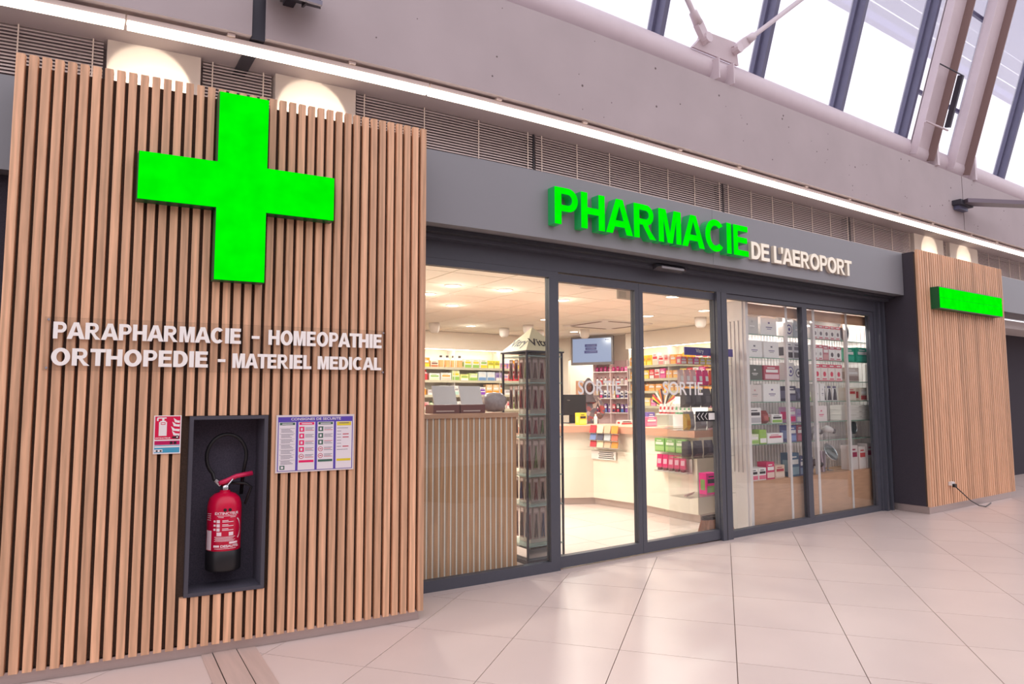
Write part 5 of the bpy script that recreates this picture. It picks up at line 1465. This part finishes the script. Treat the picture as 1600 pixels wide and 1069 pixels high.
G_ = {
 (0, 1.922): [('silvery-white bag', 'logo', ((214, 210, 206), (190, 186, 184), WH), .20, .19), wl_],
 (0, 1.69): [('white boxed device', 'logo', (WH, (110, 110, 120), (150, 140, 170)), .25, .17), ('white boxed device', 'logo', (WH, (110, 110, 120), (150, 140, 170)), .25, .17)],
 (0, 1.463): [('dark green packet', 'logo', ((96, 100, 92), WH, (220, 216, 210)), .24, .15), ('crimson and pink packet', 'carton', ((188, 70, 90), (236, 200, 206), WH), .26, .15)],
 (0, 1.245): [('pale grey-rose box', 'logo', ((226, 214, 208), (210, 160, 160), GY), .22, .17), ('white boxed device', 'logo', (WH, (120, 110, 150), (140, 130, 160)), .28, .18)],
 (0, 1.025): [('speckled white carton', 'carton', (WH, (190, 186, 190), DK), .20, .16), ('dark red pouch', 'pouch', ((150, 60, 56), (120, 50, 48), (180, 90, 80)), .14, .13), ('green and white carton', 'carton', (WH, GR, DK), .18, .09)],
 (0, .825): [('green-edged carton', 'carton', ((220, 226, 190), GR, WH), .15, .10), ('lime carton', 'carton', ((150, 196, 70), WH, GR), .11, .14), ('white carton with red print', 'carton', (WH, WH, (200, 50, 90)), .26, .10)],
 (0, .470): [('white and pink small pack', 'carton', (WH, (236, 120, 150), DK), .12, .12), ('white and pink small pack', 'carton', (WH, (236, 120, 150), DK), .12, .12), ('pink bandage carton', 'carton', ((214, 60, 110), (240, 210, 200), WH), .13, .17), ('flesh-coloured carton', 'carton', ((226, 200, 180), (236, 214, 200), (190, 60, 80)), .16, .13)],
 (1, 1.922): [('white and violet box', 'disc', (WH, (90, 76, 150), (90, 76, 150)), .13, .16), ('clear silver box', 'logo', ((196, 206, 214), GY, WH), .10, .19), ('black box', 'logo', ((70, 70, 80), GY, GY), .12, .20)],
 (1, 1.69): [('white box with black product', 'carton', (WH, (60, 58, 66), (120, 116, 130)), .12, .18), ('white box with black product', 'carton', ((232, 230, 236), (60, 58, 66), (120, 116, 130)), .13, .18), ('white box with black product', 'carton', ((226, 226, 232), (60, 58, 66), (120, 116, 130)), .12, .17)],
 (1, 1.463): [('white and violet monitor box', 'disc', (WH, (90, 76, 150), (100, 86, 160)), .13, .19), ('white box with round dial', 'disc', (WH, DK, (90, 90, 120)), .12, .16), ('white box with round dial', 'disc', (WH, DK, (90, 90, 120)), .12, .16)],
 (1, 1.245): [('navy device pack', 'carton', ((70, 70, 100), (120, 120, 150), WH), .15, .16), ('dark blue pouch', 'pouch', ((80, 84, 120), (60, 60, 90), (110, 112, 140)), .16, .14), ('cream and green pack', 'carton', ((220, 220, 190), GR, WH), .10, .10)],
 (1, 1.025): [('magenta and lilac pack', 'carton', ((214, 160, 200), (236, 30, 120), WH), .13, .16), ('lilac pack', 'carton', ((190, 176, 214), WH, LI), .12, .14), ('pale green pack', 'carton', ((206, 210, 190), WH, (80, 80, 90)), .12, .15)],
 (1, .825): [('royal blue brush pack', 'carton', ((60, 84, 160), (130, 160, 220), WH), .13, .17), ('crimson brush pack', 'carton', ((160, 40, 80), (200, 90, 120), WH), .12, .17), ('blue brush pack', 'carton', ((90, 120, 180), (160, 190, 220), (60, 60, 90)), .12, .17)],
 (1, .470): [('teal-blue boxed device', 'carton', ((84, 120, 150), (150, 180, 196), WH), .16, .24), ('slate blue boxed device', 'carton', ((80, 90, 130), (130, 150, 180), WH), .14, .20), ('dark blue boxed device', 'carton', ((66, 66, 96), (110, 110, 140), GY), .10, .18)],
 (2, 1.922): [('red-topped white carton', 'banner', (WH, (204, 36, 76), (120, 110, 116)), .104, .155)] * 5,
 (2, 1.69): [('red and white blister', 'banner', (WH, (204, 36, 76), (170, 160, 160)), .09, .17), ('red and white blister', 'banner', (WH, (204, 36, 76), (170, 160, 160)), .09, .17), ('rose carton', 'carton', ((200, 120, 130), (220, 160, 160), WH), .11, .17), ('red-topped carton', 'banner', (WH, (190, 36, 76), (60, 50, 56)), .12, .16), ('red-topped carton', 'banner', (WH, (190, 36, 76), (60, 50, 56)), .12, .16)],
 (2, 1.463): [('red and white card', 'banner', ((240, 226, 220), (222, 20, 80), (222, 40, 80)), .13, .185)] * 4,
 (2, 1.245): [('tall white carton', 'logo', (WH, GY, (150, 146, 160)), .085, .19), ('tall white carton', 'logo', (WH, GY, (150, 146, 160)), .085, .19), ('white carton with dark shaver', 'tool', (WH, (90, 90, 130), (40, 38, 50)), .085, .17), ('white carton with dark shaver', 'tool', (WH, (90, 90, 130), (40, 38, 50)), .085, .17), ('white carton with dark shaver', 'tool', (WH, (90, 90, 130), (40, 38, 50)), .085, .17)],
 (2, 1.025): [('white box with pink square', 'logo', ((238, 226, 224), (226, 90, 130), (226, 90, 130)), .22, .17)],
 (3, 1.69): [('teal green carton', 'carton', ((40, 170, 140), (70, 190, 160), WH), .18, .16), ('teal green carton', 'carton', ((40, 170, 140), (70, 190, 160), WH), .26, .17)],
 (3, 1.463): [('pale brown sloping book box', 'carton', ((214, 200, 192), (170, 150, 144), WH), .26, .16)],
 (3, 1.245): [('cream box with red label', 'carton', ((226, 214, 196), (230, 220, 206), (190, 70, 70)), .18, .15), ('cream box with red label', 'carton', ((222, 210, 194), (196, 90, 90), WH), .14, .15)],
 (3, .470): [('rose and white tall gift box', 'carton', ((236, 222, 218), (236, 226, 222), (170, 60, 90)), .16, .27), ('salmon and white tall gift box', 'carton', ((240, 226, 220), (236, 226, 222), (214, 90, 90)), .14, .25), ('rose and white tall gift box', 'carton', ((238, 224, 220), (226, 216, 206), (186, 70, 100)), .15, .28)]}
for (bay, z), items in G_.items():
    shelf_goods(bay, z, SN[z], items)
for k in range(3):
    product('logo', f'flat white drawer box, {("lowest", "middle", "topmost")[k]} of the stack in the fourth bay', 6.60, .75, 1.026 + k * .057, .50, .22, .055, (236, 230, 222), (150, 140, 130), (206, 200, 190), group='stack of flat boxes')
def mirror(x, y, z, r, lab, glassc, tilt=0.0, stem=True, yaw=0.0):
    t = thing('table_mirror', lab, 'mirror', (x, y, z))
    M = Matrix.Translation((x, y, z + (r + .035 if stem else r + .004))) @ Matrix.Rotation(yaw, 4, 'Z') @ Matrix.Rotation(math.pi / 2 + tilt, 4, 'X')
    MB().lathe([(r, -.008), (r * 1.0, .008), (r * .92, .009), (r * .92, -.009), (r, -.008)], (0, 0, 0), 28, caps=False).xform(M).build('rim', M_CHROME, t, smooth=True)
    MB().lathe([(r * .93, -.004), (r * .93, .004)], (0, 0, 0), 28).xform(M).build('mirror_glass', glassc, t)
    if stem:
        MB().tube([(x, y + .02, z + .004), (x, y + .02, z + .045)], .008, 8).build('stem', M_CHROME, t)
        MB().lathe([(.05, .001), (.05, .006), (.01, .012)], (x, y + .02, z), 16).build('foot', M_CHROME, t)
M_MIRD = mat('mirror_dark', (96, 98, 108), rough=.08, metal=.9); M_MIRL = mat('mirror_pale', (180, 196, 200), rough=.1, metal=.8)
mirror(6.46, .72, 1.923, .105, 'round dark mirror on the highest shelf of the fourth bay', M_MIRD, stem=False)
mirror(6.58, .72, .826, .072, 'round pale blue mirror on the lowest shelf of the fourth bay', M_MIRL)
mirror(6.06, .70, .570, .105, 'round tilted make-up mirror on the ledge of the third bay', M_MIRL, tilt=-.5, stem=False)
ms = MB().tube([(6.06, .74, .471), (6.06, .73, .60)], .010, 8).lathe([(.06, .471), (.06, .478), (.012, .486)], (6.06, .74, 0), 16).build('mirror_stand', M_CHROME)
tag(ms, 'chrome stand under the tilted make-up mirror', 'stand')
def appliance(x, z, lab, c1, c2):
    t = thing('hair_appliance', lab, 'appliance', (x, .72, z))
    MB().tube([(x - .05, .72, z + .10), (x, .71, z + .11), (x + .06, .70, z + .09)], [.030, .040, .034], 12).build('barrel', pm(c1, .3), t, smooth=True)
    MB().tube([(x - .02, .72, z + .095), (x - .035, .73, z + .002)], [.018, .015], 10).build('handle', pm(c2, .3), t, smooth=True)
    MB().tube([(x + .06, .70, z + .09), (x + .10, .69, z + .08)], [.024, .028], 12).build('nozzle', pm(DK, .4), t)
appliance(5.78, .826, 'silver and black hair dryer on the lowest shelf of the third bay', (200, 204, 206), (70, 70, 76))
appliance(6.03, .826, 'white hair dryer on the lowest shelf of the third bay', (226, 222, 220), (180, 176, 176))
appliance(5.76, .471, 'dark brown hair dryer on the ledge of the third bay', (96, 80, 84), (60, 54, 58))
bt = thing('straightener', 'lilac hair straightener standing on the ledge of the third bay', 'straightener', (5.90, .70, .471))
MB().bar((5.89, .70, .473), (5.87, .71, .70), .02, .03, up=(0, 1, 0)).build('arm', pm((196, 176, 190), .3), bt)
MB().bar((5.91, .70, .473), (5.95, .71, .69), .02, .03, up=(0, 1, 0)).build('arm', pm((150, 140, 150), .3), bt)
MB().box(5.875, 5.925, .68, .73, .471, .4725).build('foot', pm((150, 140, 150), .3), bt)

# ---- ceiling fittings
M_LED = mat('downlight_lens', (255, 252, 244), emit=9.0, emit_rgb=(255, 244, 226))
dls = [(2.21, 2.41), (2.82, 2.37), (2.25, 3.04), (2.92, 3.72), (4.33, 5.68), (3.80, 2.62), (4.70, 1.72), (6.01, 2.37), (4.82, 4.33), (6.35, 5.55), (5.35, 1.15), (6.35, 1.25), (1.2, 1.6), (5.8, 3.2)]
dn = ['nearest the glass on the left', 'right of the nearest left one', 'at the far left edge', 'behind the two nearest left ones', 'near the back shelves', 'over the doorway left leaf', 'over the doorway right leaf', 'far right above the shelving', 'in the middle by the left post', 'just above the television', 'above first bays of the display case', 'above the last bays of the display case', 'above the striped oak cabinet', 'in the middle above the counter']
for (x, y), d in zip(dls, dn):
    t = thing('downlight', 'round recessed downlight ' + d, 'downlight', (x, y, 2.44), group='shop ceiling downlights')
    MB().lathe([(.075, 0), (.090, .002), (.090, .0095), (.072, .0095), (.075, 0)], (x, y, 2.440), 20, caps=False).build('trim_ring', M_WHITE, t)
    MB().lathe([(.070, .006), (.070, .009)], (x, y, 2.440), 20).build('lens', M_LED, t)
    lamp('downlight_lamp', 'AREA', W(x, y, 2.435), 22, (1, .95, .86), None, size=.14)
    if d in dn[:6]: lamp('added_ceiling_fill', 'POINT', W(x, y, 2.33), 1.6, (1, .93, .78), None, size=.06)  # extra point lamp added below the fitting to brighten the ceiling
cyl = [(3.66, 5.66, 'far left'), (5.00, 5.73, 'left of the pyramid display'), (5.06, 5.12, 'above the pyramid display, near one'), (5.69, 5.69, 'above the pyramid display, far one'), (6.30, 5.20, 'left above the television'), (6.60, 2.94, 'right hand side by the side shelving')]
for x, y, d in cyl:
    t = thing('ceiling_spot', 'white cylinder ceiling spot, ' + d, 'ceiling spot', (x, y, 2.30), group='cylinder ceiling spots')
    MB().lathe([(.05, 0), (.075, .03), (.085, .09), (.085, .149)], (x, y, 2.30), 18).build('housing', M_WHITE, t, smooth=True)
    MB().lathe([(.042, -.002), (.042, .001)], (x, y, 2.30), 14).build('lens', mat('spot_lens_dull', (226, 216, 200), rough=.4), t)
ac = thing('air_cassette', 'square ceiling air conditioning cassette with dark slots', 'air conditioner', (6.05, 4.4, 2.43))
MB().box(5.55, 6.55, 3.85, 4.85, 2.432, 2.4495).build('panel', M_WHITE, ac)
for a, b, c, d in ((5.58, 5.64, 4.0, 4.7), (6.46, 6.52, 4.0, 4.7), (5.7, 6.4, 3.88, 3.94), (5.7, 6.4, 4.76, 4.82)):
    MB().box(a, b, c, d, 2.428, 2.4318).build('slot', mat('slot_brown', (126, 106, 96), rough=.8), ac)
sd = thing('ceiling_speaker', 'round flush ceiling speaker inside the left door leaf', 'ceiling speaker', (3.45, 1.72, 2.44))
MB().lathe([(.10, 0), (.115, .003), (.115, .0095), (.0, .0095)], (3.45, 1.72, 2.440), 24).build('rim', M_WHITE, sd)
MB().lathe([(.095, -.001), (.095, .0005)], (3.45, 1.72, 2.440), 24).build('grille', mat('grille', (214, 200, 186), rough=.8), sd)
es = thing('exit_panel', 'small translucent sign panel hanging from the ceiling inside the doors', 'hanging sign', (3.92, 1.68, 2.36))
MB().box(3.80, 4.04, 1.675, 1.685, 2.345, 2.448).build('panel', mat('sign_panel_grey', (206, 200, 190), rough=.3), es)
MB().box(3.83, 3.93, 1.672, 1.6745, 2.36, 2.43).build('print', mat('sign_panel_print', (180, 176, 168), rough=.4), es)
